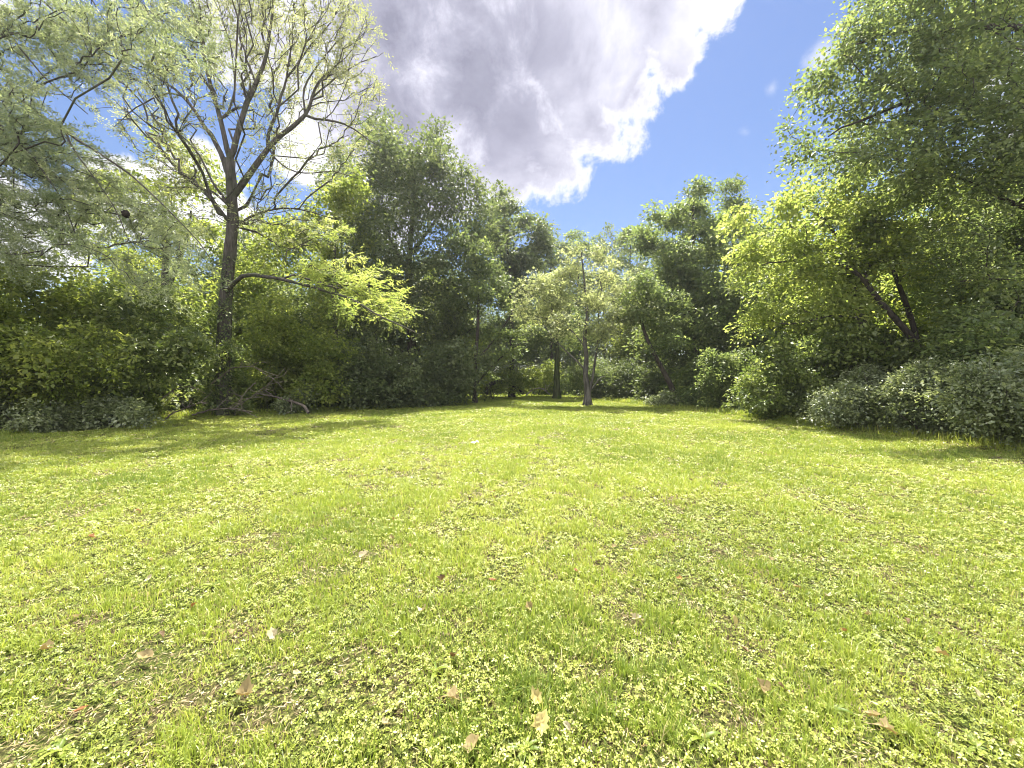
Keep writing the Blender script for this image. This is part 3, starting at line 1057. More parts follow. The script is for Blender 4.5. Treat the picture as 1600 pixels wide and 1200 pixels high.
# ------------------------------------------------------------------ trees, left side
# tall airy tree with the open branching crown
tree('airy_tree', 'tall grey-barked tree with open airy crown and a low yellow-green bough', 350, 18.4,
     [(350, 600), (350, 540), (353, 470), (360, 400), (366, 345), (362, 285), (361, 250)], (.33, .20),
     [(180, 50, 80), (290, 30, 80), (400, 20, 90), (500, 40, 80), (555, 110, 45), (575, 150, 30), (480, 120, 70), (550, 205, 40), (395, 120, 80),
      (270, 130, 70), (215, 170, 60), (250, 235, 55), (300, 250, 50), (430, 235, 50), (515, 240, 35), (450, 335, 60), (510, 365, 45), (300, 320, 45),
      (540, 30, 45), (330, -60, 100), (450, -70, 110), (200, -60, 90), (380, -170, 110), (420, 300, 40),
      (480, 415, 38), (545, 430, 45), (600, 470, 42), (635, 500, 28), (560, 480, 28), (590, 425, 22)],
     1300, 2.6, .105, M_AIRY, B_GREY, 11,
     limbs=[([(362, 285), (345, 232), (312, 185), (282, 145), (235, 118)], .13, .03),
            ([(361, 250), (378, 200), (390, 165), (402, 140), (420, 100), (430, 40), (440, -30)], .13, .03),
            ([(361, 250), (348, 195), (335, 150), (326, 115), (312, 70), (305, 10)], .12, .03),
            ([(366, 305), (395, 272), (420, 235), (455, 205), (482, 182), (490, 135), (512, 115), (530, 102)], .15, .03),
            ([(418, 237), (425, 200), (440, 170), (455, 120), (470, 55)], .08, .02),
            ([(478, 188), (520, 187), (556, 200), (590, 228)], .06, .02),
            ([(490, 150), (520, 128), (560, 100), (590, 90)], .04, .012), ([(455, 120), (480, 80), (520, 40), (540, 0)], .045, .012),
            ([(402, 140), (385, 90), (375, 40), (380, -20)], .05, .015), ([(335, 150), (300, 100), (260, 60), (230, 20)], .05, .015),
            ([(282, 145), (250, 150), (205, 175), (180, 200)], .04, .012), ([(420, 235), (440, 262), (480, 275), (520, 262), (560, 280)], .04, .012),
            ([(350, 195), (370, 150), (365, 90), (350, 40)], .05, .015), ([(482, 182), (470, 150), (492, 110), (540, 60), (580, 50)], .05, .012),
            ([(364, 330), (335, 296), (300, 290), (262, 294)], .06, .02),
            ([(358, 318), (330, 285), (312, 243), (290, 215), (253, 195)], .06, .02),
            ([(356, 455, -.1), (372, 432, -.5), (390, 427, -.9), (412, 430, -1.3), (445, 436, -1.8), (500, 452, -2.5), (545, 464, -3), (600, 500, -3.4), (650, 520, -3.8)], .10, .015),
            ([(367, 362), (400, 332), (450, 322), (490, 330), (520, 342)], .06, .02)],
     kind='compound', sigma=.34, attach=.72, bf=.75, clump=False, special=([17], M_YELLOW, 'yellow-green foliage of the low bough'), tip=.0125, rmax=.075, spread=1.9, special_k=3.2)

# ivy climbing its lower trunk
airy = bpy.data.objects['airy_tree']
ri = np.random.default_rng(77)
q = resample([np.array([P(350, 0, 18.4)[0], 18.4, 0.0])] + px_path([(350, 600), (350, 540), (353, 470), (360, 400)], 18.4), .05)
k = 2600
ix = np.minimum((ri.random(k) ** 1.6 * len(q)).astype(int), len(q) - 1)
a = ri.random(k) * 6.283
rad = .36 - .10 * ix / len(q) + ri.random(k) * .07
base = q[ix] + np.stack([np.cos(a) * rad, np.sin(a) * rad, ri.normal(0, .04, k)], 1)
out = np.stack([np.cos(a), np.sin(a), np.zeros(k)], 1)
V, T = leaf_cards(base, unit(np.array([0, 0, -.8]) + out * .5 + ri.normal(0, .4, (k, 3))), unit(out + np.array([0, 0, .4]) + ri.normal(0, .3, (k, 3))), ri.uniform(.07, .13, k), ri.uniform(.05, .10, k))
mk('ivy', V, T, M_OAK, airy, tint=np.repeat(ri.random(k), 4), loc=np.array(airy.location))

# drooping conifer whose trunk stands outside the picture
tree('drooping_conifer', 'grey-green feathery tree with long drooping branches and dark round cones', -300, 11.4,
     [(-262, 400), (-262, 100), (-258, -200), (-250, -500)], (.26, .10),
     [(20, 50, 60), (80, 40, 65), (160, 40, 60), (240, 60, 55), (300, 60, 45), (20, 170, 50), (40, 240, 70), (110, 250, 62), (165, 300, 60), (215, 330, 50),
      (250, 370, 42), (290, 400, 34), (40, 330, 55), (90, 350, 45), (140, 385, 36), (210, 420, 28), (240, 445, 20), (20, 400, 36), (-60, 200, 90), (-90, 60, 90), (-60, 350, 80),
      (130, 110, 30), (0, 120, 40)],
     950, 76, .088, M_NEEDLE, B_GREY, 23,
     limbs=[([(-258, -230), (-120, -60), (0, 30), (60, 110), (100, 150), (140, 180)], .06, .012),
            ([(-260, -120), (-100, 60), (60, 180), (130, 222), (200, 270), (260, 330), (330, 405)], .07, .012),
            ([(-261, 0), (-80, 140), (60, 240), (110, 310), (130, 390)], .06, .010),
            ([(-261, 60), (-100, 150), (20, 200), (28, 270), (25, 345)], .05, .010),
            ([(100, 206), (160, 290), (195, 333), (215, 395)], .025, .008),
            ([(-254, -380), (-80, -160), (75, 5), (130, 60), (200, 100), (260, 120)], .06, .010),
            ([(-252, -440), (0, -200), (150, -60), (250, 20), (320, 70)], .06, .010)],
     kind='needle', sigma=.46, attach=.3, clump=False, rmax=.022, bf=.5, spread=1.1, tip=.010)
conifer = bpy.data.objects['drooping_conifer']
M_CONE = bark_mat('dark_cone', G(.012, .010, .008), G(.05, .04, .03))
for px, py, r in ((30, 322, .075), (4, 317, .07), (198, 335, .085), (100, 360, .05)):
    rc = np.random.default_rng(px + 1)
    c = P(px, py, 11.0)
    us, vs = np.meshgrid(np.linspace(0, 2 * np.pi, 13)[:-1], np.linspace(.05, np.pi - .05, 9))
    rr = r * (1 + .16 * np.cos(us * 6 + vs * 5)) * (1 + .06 * rc.standard_normal(us.shape))
    V = np.stack([rr * np.sin(vs) * np.cos(us), rr * np.sin(vs) * np.sin(us), 1.15 * rr * np.cos(vs)], -1).reshape(-1, 3) + c
    i = np.arange(8)[:, None] * 12
    j = np.arange(12)[None]
    Q = np.stack([i + j, i + 12 + j, i + 12 + (j + 1) % 12, i + (j + 1) % 12], -1).reshape(-1, 4)
    mk('cone', V, Q, M_CONE, conifer, smooth=True, loc=np.array(conifer.location))

tree('forked_tree', 'mid-green tree with a forked grey trunk behind the drooping branches', 263, 24,
     [(263, 560), (262, 480), (258, 440), (262, 380), (258, 330)], (.34, .10),
     [(250, 310, 60), (200, 300, 50), (310, 360, 45), (330, 300, 45), (160, 380, 50), (230, 400, 35), (400, 380, 50), (290, 250, 40), (120, 330, 40), (440, 400, 45), (400, 450, 40)],
     330, 26, .13, M_FRESH, B_GREY, 31, limbs=[([(262, 455), (278, 415), (292, 375), (300, 330)], .14, .05)], sigma=.42)

shrub('tall_shrub', 'tall leafy shrub with bare twigs at the lawn edge beyond the drooping branches', 60, 13.6,
      [(15, 440, 50), (75, 430, 45), (55, 510, 65), (20, 580, 60), (110, 540, 60), (120, 470, 40), (85, 600, 45), (-40, 520, 70)],
      560, 26, .085, M_FRESH, 41, B_GREY, 8, sigma=.24)
shrub('dense_shrub', 'large dense shrub with pale glinting leaves beside the grey trunk', 215, 16.6,
      [(150, 480, 48), (215, 480, 50), (275, 480, 46), (180, 545, 62), (250, 550, 58), (300, 530, 34), (225, 605, 42), (150, 600, 45)],
      640, 26, .095, M_SHRUB, 42, B_DARK, 8, spread=1.0)
shrub('bramble', 'low green bramble bank spilling onto the grass below the dense shrub', 150, 13.6,
      [(125, 650, 28), (175, 643, 26), (215, 640, 18), (95, 655, 26)], 260, 26, .07, M_BRAMBLE, 43, stems=6, sigma=.17, spread=.5, cat='bramble')
shrub('bramble', 'low tangled bramble at the picture edge in front of the tall shrub', 20, 12.4,
      [(10, 650, 34), (55, 657, 28), (-30, 650, 40)], 240, 26, .07, M_BRAMBLE, 44, stems=6, sigma=.17, spread=.5, cat='bramble')
shrub('tall_shrub', 'tall shrub just outside the lawn, mostly past the picture edge', -80, 12.2,
      [(-70, 520, 90), (-120, 450, 90), (-60, 600, 70)], 260, 26, .09, M_FRESH, 45, stems=6)
shrub('bright_shrub', 'bright green rounded shrub between the grey trunk and the dark tree', 455, 21.2,
      [(425, 520, 36), (465, 545, 42), (505, 540, 36), (440, 590, 40), (405, 570, 36), (500, 600, 38), (470, 610, 34), (420, 480, 34)],
      520, 26, .10, M_FRESH, 46, B_GREY, 7, sigma=.26)
shrub('small_shrub', 'low leafy shrub wrapped round the foot of the tall grey trunk', 345, 18.2,
      [(325, 615, 18), (372, 600, 20), (345, 570, 16), (335, 635, 14), (380, 630, 14), (355, 540, 10)], 200, 24, .08, M_SHRUB, 48, stems=5, sigma=.18, spread=.5)
shrub('small_shrub', 'small pale-leaved shrub beside the broken log end', 468, 19.6,
      [(462, 625, 14), (478, 612, 14), (445, 628, 12)], 120, 22, .075, M_BRAMBLE, 47, stems=4, sigma=.16, spread=.3)
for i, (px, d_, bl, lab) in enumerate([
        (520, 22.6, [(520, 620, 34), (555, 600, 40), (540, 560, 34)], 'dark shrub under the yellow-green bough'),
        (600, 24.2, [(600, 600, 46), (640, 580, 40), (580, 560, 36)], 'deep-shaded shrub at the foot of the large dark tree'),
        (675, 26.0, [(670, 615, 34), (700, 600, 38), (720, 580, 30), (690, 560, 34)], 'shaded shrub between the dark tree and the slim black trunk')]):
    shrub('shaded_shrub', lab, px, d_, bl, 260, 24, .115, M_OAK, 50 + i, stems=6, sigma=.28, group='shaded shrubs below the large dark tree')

tree('broad_tree', 'yellowish green tree crown against the large dark tree', 525, 24,
     [(525, 560), (522, 450), (525, 340)], (.2, .06),
     [(520, 300, 38), (500, 350, 42), (548, 370, 40), (545, 285, 26), (470, 375, 42), (500, 420, 40), (555, 320, 28), (440, 350, 32), (520, 470, 40)],
     330, 28, .12, M_FRESH, B_GREY, 61, sigma=.40)
tree('dark_tree', 'largest dark leafy tree standing behind the yellow-green bough', 645, 31.5,
     [(643, 540), (640, 400), (650, 290), (655, 230)], (.4, .08),
     [(600, 225, 42), (650, 240, 48), (700, 260, 42), (590, 290, 50), (660, 310, 62), (726, 320, 34), (570, 340, 42), (600, 385, 66), (690, 395, 62), (738, 385, 34),
      (620, 460, 60), (700, 480, 56), (640, 540, 58), (570, 545, 50), (700, 560, 44), (592, 192, 24), (678, 212, 26), (740, 285, 30), (545, 440, 44), (610, 250, 45), (545, 290, 44), (755, 350, 40), (760, 430, 40), (530, 240, 26), (720, 560, 44)],
     1150, 36, .15, M_OAK, B_DARK, 62, sigma=.55, limbs=[([(642, 440), (610, 370), (590, 300)], .16, .05), ([(641, 400), (690, 330), (710, 280)], .16, .05)], attach=.12, clump=False, bf=.5)
tree('narrow_tree', 'narrow dark tree rising between the large dark tree and blue sky', 800, 40,
     [(800, 560), (797, 430), (788, 330)], (.3, .05),
     [(784, 308, 18), (772, 330, 24), (800, 345, 34), (790, 385, 42), (836, 372, 32), (815, 345, 24), (852, 400, 30), (822, 420, 40), (775, 440, 40), (828, 480, 40), (790, 500, 44), (765, 370, 24), (842, 350, 14)],
     620, 34, .18, M_OAK, B_DARK, 63, sigma=.55)
tree('slim_tree', 'small tree with slim black trunk and forking limbs at the far lawn edge', 742, 28.6,
     [(742, 600), (743, 560), (747, 510), (748, 450), (742, 400)], (.17, .04),
     [(738, 400, 34), (762, 430, 36), (722, 465, 40), (768, 480, 34), (735, 515, 34), (702, 520, 28), (800, 512, 26), (790, 545, 22), (690, 470, 24), (780, 450, 26)],
     380, 22, .13, M_MID, B_DARK, 64, limbs=[([(743, 603), (768, 570), (798, 545), (826, 532)], .08, .025), ([(744, 565), (772, 532), (800, 492), (810, 470)], .07, .025)],
     sigma=.36, attach=.5)

# ------------------------------------------------------------------ trees, middle and far end
tree('lone_tree', 'pale-leaved small tree with patchy brown trunk standing alone on the lawn', 917, 26.2,
     [(919, 612), (914, 585), (917, 560), (912, 525), (918, 500), (914, 450), (908, 395)], (.21, .03),
     [(905, 400, 30), (872, 420, 34), (940, 412, 34), (908, 450, 50), (850, 460, 38), (975, 445, 38), (818, 488, 24), (878, 500, 34), (985, 490, 30), (950, 490, 36), (1003, 495, 14),
      (835, 440, 24), (930, 520, 26), (990, 460, 26), (865, 480, 30)],
     850, 13, .105, M_PALE, B_BROWN, 71,
     limbs=[([(917, 622), (926, 598), (930, 565), (936, 530), (934, 480), (938, 440)], .10, .03),
            ([(915, 578), (895, 558), (868, 532), (842, 500)], .06, .02),
            ([(916, 545), (895, 515), (870, 500), (835, 492)], .05, .02),
            ([(917, 520), (945, 500), (975, 485), (1000, 490)], .05, .02),
            ([(919, 614), (929, 604), (934, 592), (946, 588)], .05, .02)],
     sigma=.30, attach=.5, bf=.3, flare=.8, spread=1.3, step=.3)
tree('leaning_tree', 'dark trunk leaning inward beside the lone pale tree', 1062, 25.6,
     [(1050, 605), (1034, 575), (1015, 540), (1003, 510), (996, 470)], (.2, .06),
     [(1000, 470, 30), (985, 500, 26), (1025, 480, 32), (1040, 520, 28), (1010, 440, 28), (1050, 470, 26)], 240, 24, .12, M_MID, B_DARK, 72, sigma=.34, attach=.45)
tree('tall_tree', 'tall upright green tree whose pointed top stands against blue sky', 1090, 31,
     [(1090, 580), (1088, 520), (1083, 430), (1082, 330), (1084, 300)], (.34, .05),
     [(1085, 298, 18), (1080, 325, 24), (1048, 340, 30), (1108, 345, 30), (1030, 385, 38), (1080, 390, 46), (1118, 380, 34), (1040, 440, 42), (1098, 450, 42), (1060, 495, 38), (1018, 325, 18),
      (1110, 500, 34), (1035, 500, 30), (1012, 360, 22)],
     900, 28, .145, M_MID, B_DARK, 73, sigma=.42, limbs=[([(1088, 535), (1110, 510), (1125, 480)], .14, .05), ([(1087, 500), (1060, 470), (1040, 430)], .14, .05)], attach=.3)
tree('second_tall_tree', 'tall green tree just behind the pointed one, with a rounder top', 1150, 35,
     [(1150, 560), (1148, 430), (1142, 320)], (.3, .05),
     [(1140, 300, 20), (1138, 335, 28), (1160, 360, 28), (1130, 400, 36), (1165, 420, 34), (1145, 460, 34), (1175, 385, 22)],
     340, 30, .16, M_MID, B_DARK, 74, sigma=.5)
for i, (px, d_, top, lab) in enumerate([
        (862, 55, 352, 'far round-topped tree next to the narrow dark tree'),
        (905, 58, 350, 'far tree directly over the lone pale tree, hazy green'),
        (945, 60, 345, 'far tree with two small peaks over the lone pale tree'),
        (985, 55, 350, 'far tree between the lone tree and the tall pointed tree')]):
    tree('far_tree', lab, px, d_, [(px, 540), (px - 2, 440), (px, top + 30)], (.28, .05),
         [(px, top + 18, 17), (px - 18, top + 45, 22), (px + 16, top + 42, 20), (px, top + 80, 30), (px - 18, top + 120, 28), (px + 18, top + 125, 28), (px, top + 170, 30), (px + 4, top + 215, 26)],
         300, 28, .2, M_MID if i % 2 else M_OAK, B_DARK, 80 + i, sigma=.6, group='far trees closing the end of the lawn')
tree('thick_tree', 'thick mossy trunk in deep shade beyond the lone tree', 870, 36,
     [(870, 590), (871, 560), (866, 500), (862, 460)], (.30, .12),
     [(850, 520, 30), (880, 490, 34), (900, 530, 26), (830, 480, 30), (860, 470, 30), (820, 540, 24)], 260, 26, .15, M_MID, bark_mat('mossy_bark', G(.03, .035, .015), G(.09, .10, .045), G(.06, .10, .02)), 86, sigma=.45, attach=.5)
for i, (px, d_, bl, lab) in enumerate([
        (770, 37, [(765, 600, 20), (800, 590, 22), (745, 590, 18)], 'yellowish undergrowth shrub below the arched trunk'),
        (835, 41, [(830, 590, 24), (860, 580, 22)], 'light green undergrowth behind the pale arched branch'),
        (905, 39, [(900, 590, 26), (925, 575, 22)], 'undergrowth shrub in line with the lone trunk'),
        (965, 34, [(955, 590, 28), (985, 580, 30), (1000, 600, 22)], 'dark undergrowth shrub beyond the lone tree'),
        (1025, 30, [(1020, 600, 26), (1045, 585, 26)], 'dark undergrowth shrub around the leaning trunk'),
        (1045, 25.0, [(1040, 622, 14), (1058, 628, 12), (1020, 628, 10)], 'small pale bush at the lawn edge by the leaning trunk'),
        (1085, 24.2, [(1078, 615, 20), (1090, 600, 20), (1070, 634, 10)], 'small leafy bush against the ivy column')]):
    shrub('undergrowth_shrub', lab, px, d_, bl, 170, 24, .12 if d_ > 28 else .085, (M_FRESH, M_FRESH, M_MID, M_OAK, M_OAK, M_BRAMBLE, M_MID)[i], 90 + i, stems=5,
          sigma=.34 if d_ > 28 else .2, spread=1.2 if d_ > 28 else .4, group='undergrowth shrubs round the far end of the lawn')

# ------------------------------------------------------------------ trees, right side
tree('yellow_green_tree', 'sunlit yellow-green tree with layered boughs over the shrubs', 1352, 17.4,
     [(1350, 560), (1347, 520), (1340, 450), (1326, 400), (1318, 340)], (.30, .08),
     [(1180, 335, 28), (1228, 318, 34), (1285, 305, 36), (1175, 395, 34), (1240, 378, 44), (1310, 350, 44), (1212, 440, 38), (1268, 430, 40), (1190, 490, 32), (1240, 500, 34), (1330, 410, 38),
      (1160, 430, 20), (1300, 470, 34), (1365, 370, 36)],
     560, 20, .11, M_YELLOW, B_GREY, 101,
     limbs=[([(1342, 470), (1300, 430), (1262, 405), (1220, 412), (1190, 415)], .10, .025), ([(1330, 410), (1300, 360), (1270, 330), (1230, 318)], .09, .025),
            ([(1345, 500), (1310, 490), (1260, 500), (1215, 505)], .06, .02)],
     sigma=.40, attach=.5, spread=1.3)
tree('crooked_tree', 'dark crooked trunk leaning over the pale bramble bank', 1478, 14.6,
     [(1462, 580), (1445, 550), (1402, 502), (1362, 458), (1345, 428), (1318, 412), (1290, 406)], (.16, .05),
     [(1290, 395, 26), (1325, 380, 30), (1350, 360, 30), (1270, 415, 22), (1380, 400, 28)], 220, 18, .10, M_FRESH, B_DARK, 102, sigma=.28, attach=.6)
tree('slender_tree', 'slender dark leaning trunk between the crooked tree and the large canopy', 1436, 16,
     [(1438, 560), (1425, 500), (1397, 430), (1380, 372), (1360, 330), (1336, 300)], (.13, .04),
     [(1340, 290, 36), (1375, 330, 40), (1400, 380, 36), (1430, 350, 36), (1440, 420, 36), (1410, 300, 30)], 340, 20, .105, M_YELLOW, B_DARK, 103, sigma=.3, attach=.45)
tree('overhanging_tree', 'largest tree on the sunny side, its dark canopy overhanging to the picture corner', 1690, 12.4,
     [(1688, 500), (1680, 300), (1670, 100), (1650, -100)], (.42, .16),
     [(1330, 60, 42), (1285, 120, 38), (1262, 175, 36), (1242, 235, 28), (1380, 45, 62), (1345, 150, 56), (1318, 235, 48), (1450, 30, 80), (1440, 130, 72), (1400, 225, 58), (1520, 50, 80),
      (1520, 165, 80), (1480, 260, 68), (1410, 300, 44), (1580, 100, 80), (1580, 230, 80), (1540, 330, 68), (1480, 370, 52), (1590, 400, 66), (1520, 440, 56), (1600, 500, 58), (1540, 520, 42),
      (1680, 120, 110), (1690, 330, 110), (1700, -60, 130), (1500, -80, 110), (1390, -50, 60), (1600, -160, 130), (1780, 200, 120)],
     2100, 38, .078, M_MID, B_DARK, 104,
     limbs=[([(1676, 200), (1600, 190), (1500, 152), (1420, 160), (1352, 193), (1292, 215)], .12, .02),
            ([(1666, 60), (1560, 40), (1460, 50), (1390, 50), (1325, 75)], .12, .02),
            ([(1682, 340), (1600, 330), (1520, 290), (1440, 260), (1390, 270)], .10, .02),
            ([(1686, 440), (1620, 450), (1560, 430), (1500, 440)], .08, .02),
            ([(1600, 190), (1520, 180), (1470, 150), (1420, 130), (1395, 155)], .05, .012)],
     sigma=.30, attach=.35, bf=.3, spread=1.5, clump=False, special=([5], M_YELLOW, 'bright yellow-green leaves catching the sun inside the canopy'), special_k=2)
tree('filler_tree', 'mid-green tree filling the wood between the slender trunk and the picture edge', 1540, 17,
     [(1540, 540), (1535, 400), (1520, 280)], (.22, .06),
     [(1520, 300, 60), (1460, 380, 55), (1560, 400, 60), (1500, 470, 60), (1420, 490, 50), (1580, 500, 60), (1440, 300, 50), (1600, 300, 70)], 420, 26, .12, M_FRESH, B_DARK, 105, sigma=.36)

shrub('ivy_column', 'ivy-clad upright bush with sunlit edge at the corner of the lawn', 1122, 21.6,
      [(1112, 560, 18), (1118, 590, 22), (1108, 620, 18), (1135, 570, 24), (1150, 600, 24), (1125, 630, 16), (1165, 560, 22), (1100, 600, 12)], 420, 26, .085, M_MID, 111, stems=6, sigma=.2, spread=.5)
shrub('dark_shrub', 'dark green shrub between the ivy column and the pale bramble bank', 1220, 16.9,
      [(1178, 605, 34), (1225, 590, 38), (1268, 605, 36), (1200, 635, 26), (1255, 640, 22), (1290, 570, 34), (1210, 555, 30)], 520, 26, .085, M_SHRUB, 112, stems=7, sigma=.22)
shrub('dark_shrub', 'dark bush behind the pale bramble bank under the crooked trunk', 1400, 15.5,
      [(1340, 570, 40), (1390, 560, 38), (1320, 530, 34), (1440, 560, 36), (1380, 530, 30)], 420, 26, .095, M_SHRUB, 113, stems=7, sigma=.25)
for i, (px, d_, bl, lab) in enumerate([
        (1350, 13.7, [(1330, 625, 34), (1365, 605, 36), (1345, 650, 26), (1390, 640, 34), (1310, 650, 16), (1300, 630, 26), (1410, 610, 36), (1350, 585, 22)], 'pale glinting bramble mound at the far end of the bank'),
        (1450, 11.9, [(1420, 610, 36), (1465, 600, 44), (1440, 650, 40), (1490, 640, 40), (1470, 575, 24), (1515, 600, 40), (1400, 645, 30), (1430, 580, 20)], 'tallest pale bramble mound in the middle of the bank'),
        (1555, 10.4, [(1530, 605, 44), (1575, 620, 50), (1540, 665, 36), (1590, 670, 40), (1600, 580, 44)], 'shadier bramble mound of the bank at the picture edge'),
        (1690, 9.3, [(1660, 620, 70), (1710, 660, 60), (1690, 560, 60)], 'bramble mound of the bank that runs past the picture edge')]):
    shrub('bramble', lab, px, d_, bl, 620, 34, .058, M_BRAMBLE, 120 + i, stems=8, sigma=.19, spread=.6, cat='bramble', group='pale brambles banked along the lawn')
shrub('understory_shrub', 'shrub in shade under the overhanging canopy', 1570, 12.6,
      [(1540, 540, 46), (1590, 540, 50), (1600, 470, 46), (1520, 500, 34)], 420, 26, .09, M_MID, 125, stems=6, sigma=.26)

# ------------------------------------------------------------------ the wood behind: copies of three trees
def wood_tree(name, label, seed, leaf, h, wd):
    rng = np.random.default_rng(seed)

    def pts(r):
        n = 420
        u = unit(r.standard_normal((n, 3)))
        rad = r.random((n, 1)) ** .42
        c = np.array([0, 0, h * .56])
        lob = 1 + .28 * np.sin(u[:, :1] * 4 + seed) * np.cos(u[:, 1:2] * 5 + u[:, 2:] * 4)
        return c + u * rad * lob * np.array([wd, wd, h * .47])
    tp = [np.array([0, 0, -.2]), np.array([.1, .1, h * .3]), np.array([-.1, .2, h * .6]), np.array([.1, 0, h * .85])]
    return plant(name, label, 'tree', (0, 0, 0), [tp], [(.30, .05)], [(0, 0, 1)], 420, 30, .2, leaf, B_DARK, seed, 20,
                 pts=pts, sigma=.62, attach=.22, spread=1)


WL = {'a': 'dense dark tree deep in the surrounding wood', 'b': 'lighter green tree deep in the surrounding wood', 'c': 'broad mid-green tree deep in the surrounding wood'}
protos = [wood_tree('wood_tree', WL['a'], 201, M_OAK, 15, 3.6), wood_tree('wood_tree', WL['b'], 202, M_FRESH, 12, 3.4), wood_tree('wood_tree', WL['c'], 203, M_MID, 13.5, 4.2)]


def copy_tree(o, parent=None):
    c = o.copy()
    col.objects.link(c)
    if parent is not None:
        c.parent = parent
    for ch in list(o.children):
        copy_tree(ch, c)
    return c


WOOD = [(-21, 20, 1, .55), (-25, 27, 1, .7), (-19, 30, 1, .9), (-14.5, 27, 2, .62), (-33, 24, 1, .7), (-12, 35, 0, 1.0), (-17, 40, 2, 1.0), (-6.5, 36, 1, .9), (-8.5, 44, 0, 1.05),
        (-1.5, 63, 2, .95), (4, 67, 0, .9), (10.5, 63, 2, .95), (14, 44, 0, .95), (16, 36, 2, .9), (19.5, 29, 0, .9), (19, 23, 1, .75), (23, 19, 2, .85), (22.5, 14, 0, .9), (26, 26, 1, .95),
        (-5.5, 62, 0, .9), (18, 54, 1, .9), (27, 14, 0, 1.0), (-24, 35, 0, 1.0), (15.2, 26.5, 2, .7), (30, 21, 2, 1.0), (-30, 33, 1, 1.0), (13, 41, 1, .7)]
rw = random.Random(5)
first = [True] * 3
for x, y, k, s in WOOD:
    o = protos[k] if first[k] else copy_tree(protos[k])
    first[k] = False
    o.location = (x, y, float(ground_z(x, y)))
    o.rotation_euler = (0, 0, rw.uniform(0, 6.28))
    o.scale = (s * rw.uniform(.95, 1.15), s * rw.uniform(.95, 1.15), s)
    o['group'] = ('dense dark trees of the wood', 'lighter green trees of the wood', 'broad mid-green trees of the wood')[k]

# thicket shrubs filling the wood's floor
def thicket(label, seed, leaf):
    def pts(r):
        n = 300
        u = unit(r.standard_normal((n, 3)))
        u[:, 2] = np.abs(u[:, 2])
        rad = r.random((n, 1)) ** .42
        lob = 1 + .3 * np.sin(u[:, :1] * 5 + seed) * np.cos(u[:, 1:2] * 5)
        return np.array([0, 0, .1]) + u * rad * lob * np.array([1.9, 1.7, 2.5])
    tps = [[np.array([.1 * i, 0, -.05]), np.array([.3 * math.cos(i * 2), .3 * math.sin(i * 2), .8]), np.array([.9 * math.cos(i * 2), .9 * math.sin(i * 2), 1.7])] for i in range(5)]
    return plant('thicket_shrub', label, 'shrub', (0, 0, 0), tps, [(.035, .008)] * 5, [(0, 0, 1)], 300, 26, .14, leaf, B_DARK, seed, 20, pts=pts, sigma=.34, attach=.15, bf=.2,
                 parts=('stem', 'foliage', 'stem'), flare=0, sides=6, tip=.005, spread=1)


th = [thicket('dark shrub in the thicket under the wood', 301, M_OAK), thicket('light green shrub in the thicket under the wood', 302, M_MID)]
THK = [(-18.5, 17.5, 1), (-17.5, 20.5, 0), (-15.5, 22.5, 1), (-13.2, 24, 0), (-11, 26.5, 0), (-9.5, 29, 0), (-7.5, 31, 0), (-6.5, 33.5, 1), (-7.5, 38, 0), (-6.5, 43, 1), (-3, 47.5, 1), (5, 47.5, 1), (1, 48.5, 1),
       (9, 46, 1), (9.8, 40.5, 0), (9.3, 36.5, 0), (10.2, 33, 0), (10.8, 29.5, 0), (12.6, 26, 1), (13.4, 22.5, 0), (14.2, 19.5, 1), (15, 17, 0), (16, 14, 0), (-20.5, 14.5, 0), (-19.5, 24, 1), (-15, 31, 0), (13.2, 31, 1),
       (16.5, 22, 0), (19, 17, 1), (-22.5, 18.5, 0), (-11.5, 31, 1), (12.5, 36, 0)]
first = [True, True]
for x, y, k in THK:
    o = th[k] if first[k] else copy_tree(th[k])
    first[k] = False
    o.location = (x, y, float(ground_z(x, y)) - .03)
    o.rotation_euler = (0, 0, rw.uniform(0, 6.28))
    s = rw.uniform(.85, 1.2)
    o.scale = (s, s, s * rw.uniform(.85, 1.25))
    o['group'] = ('dark shrubs of the thicket', 'light green shrubs of the thicket')[k]


# ------------------------------------------------------------------ dead wood
def dead_branch(name, label, pts, depth, r0, r1, bark, seed, forks=4, twigs=8, group=None, cat='branch'):
    rng = np.random.default_rng(seed)
    q = resample([P(p[0], p[1], depth + (p[2] if len(p) > 2 else 0)) for p in pts], .12)
    q[1:-1] += rng.normal(0, .012, q[1:-1].shape)
    prt = [sweep(q, np.linspace(r0, r1, len(q)), 8, rng, 0, .1)]
    tot = np.linalg.norm(q[-1] - q[0])
    for i in range(forks):
        a = q[int(rng.integers(len(q) // 4, len(q) - 1))]
        dv = unit(rng.standard_normal(3) * np.array([1, .7, .7]) + .4 * unit(q[-1] - q[0]) + np.array([0, 0, .2]))
        ln = tot * rng.uniform(.2, .45)
        f = resample([a, a + dv * ln * .5 + rng.normal(0, .05, 3), a + dv * ln + rng.normal(0, .12, 3)], .12)
        f[:, 2] = np.maximum(f[:, 2], .02)
        prt.append(sweep(f, np.linspace(r0 * .5, r1 * .6, len(f)), 5, rng, 0, .1))
        for j in range(twigs // max(1, forks)):
            b_ = f[int(rng.integers(1, len(f)))]
            e_ = b_ + unit(dv + rng.standard_normal(3) * .7) * ln * .4
            f2 = resample([b_, .5 * (b_ + e_) + rng.normal(0, .03, 3), e_], .12)
            prt.append(sweep(f2, np.linspace(r1 * .7, r1 * .35, len(f2)), 4, rng, 0, .05))
    V, Q = join(prt)
    c = q[0].copy()
    o = mk(name, V, Q, bark, loc=c, smooth=True)
    tag(o, label, cat, group)


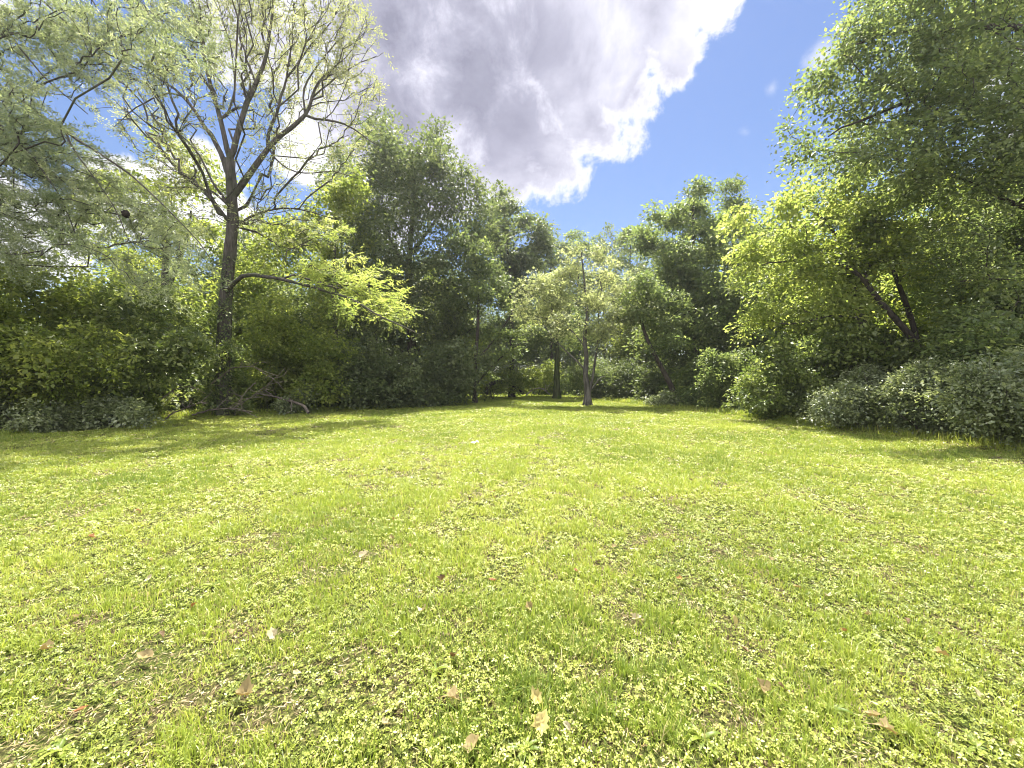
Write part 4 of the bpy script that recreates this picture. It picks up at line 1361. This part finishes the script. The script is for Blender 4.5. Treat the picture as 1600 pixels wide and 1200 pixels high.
GB = 'dead branches heaped at the foot of the tall airy tree'
dead_branch('fallen_branch', 'pale forked dead branch lying on the grass before the dense shrub', [(258, 655), (268, 646), (290, 638), (308, 630), (325, 628)], 15.9, .035, .012, B_DEADD, 1, 5, 10, GB)
dead_branch('fallen_branch', 'long pale branch ending in a broken log end on the grass', [(482, 645), (476, 634, .1), (455, 627, .2), (428, 620, .4), (400, 614, .6)], 18.6, .075, .028, B_DEADD, 2, 3, 6, GB)
dead_branch('fallen_branch', 'arching grey branch rising from the heap beside the trunk', [(330, 600), (362, 575), (395, 572), (425, 590), (445, 610)], 17.0, .026, .009, B_DEADD, 3, 5, 10, GB)
dead_branch('fallen_branch', 'twiggy branch drooping in front of the trunk foot', [(400, 598), (385, 610), (372, 630), (366, 646)], 16.8, .024, .009, B_DEADD, 4, 5, 10, GB)
dead_branch('fallen_branch', 'thin branch slanting up into the bright shrub', [(360, 640), (390, 622), (420, 600), (446, 575)], 17.4, .026, .009, B_DEADD, 5, 5, 10, GB)
dead_branch('fallen_branch', 'low grey branch lying flat under the heap', [(300, 648), (330, 640), (365, 638), (395, 644)], 16.7, .04, .014, B_DEADD, 6, 5, 10, GB)
dead_branch('fallen_branch', 'curved twig branch against the dark shrub base', [(250, 625), (275, 606), (300, 603), (322, 615)], 15.6, .022, .008, B_DEADD, 7, 4, 8, GB)
dead_branch('fallen_branch', 'thin pale stick lying on the grass in front of the heap', [(340, 650), (365, 652), (392, 650)], 17.9, .02, .01, B_DEAD, 8, 2, 2, GB)
dead_branch('fallen_tree', 'dark fallen trunk arching over the far shaded grass', [(758, 616), (764, 602), (776, 596), (792, 598), (806, 606), (818, 616)], 37, .2, .1, B_DARK, 9, 3, 4, cat='fallen tree')
dead_branch('arched_branch', 'pale bleached branch arching beside the thick mossy trunk', [(822, 618), (832, 608), (845, 606), (854, 612), (862, 619)], 38, .07, .03, B_DEAD, 10, 4, 6)

# ------------------------------------------------------------------ sunlit haze
HAZE = 0.0005
if HAZE:
    hm = bpy.data.materials.new('haze')
    hm.use_nodes = True
    t = NT(hm.node_tree)
    t.n.clear()
    pv = t.add('ShaderNodeVolumePrincipled')
    pv.inputs['Color'].default_value = (.95, .97, 1, 1)
    pv.inputs['Density'].default_value = HAZE
    pv.inputs['Anisotropy'].default_value = .55
    t.link(pv.outputs[0], t.add('ShaderNodeOutputMaterial').inputs['Volume'])
    hx, hy0, hy1, hz0, hz1 = 905, -905, 905, -1.2, 32
    V = np.array([(x, y, z) for z in (hz0, hz1) for y in (hy0, hy1) for x in (-hx, hx)], float)
    Q = np.array([(0, 2, 3, 1), (4, 5, 7, 6), (0, 1, 5, 4), (2, 6, 7, 3), (0, 4, 6, 2), (1, 3, 7, 5)])
    hz = mk('haze', V, Q, hm)
    tag(hz, kind='stuff')
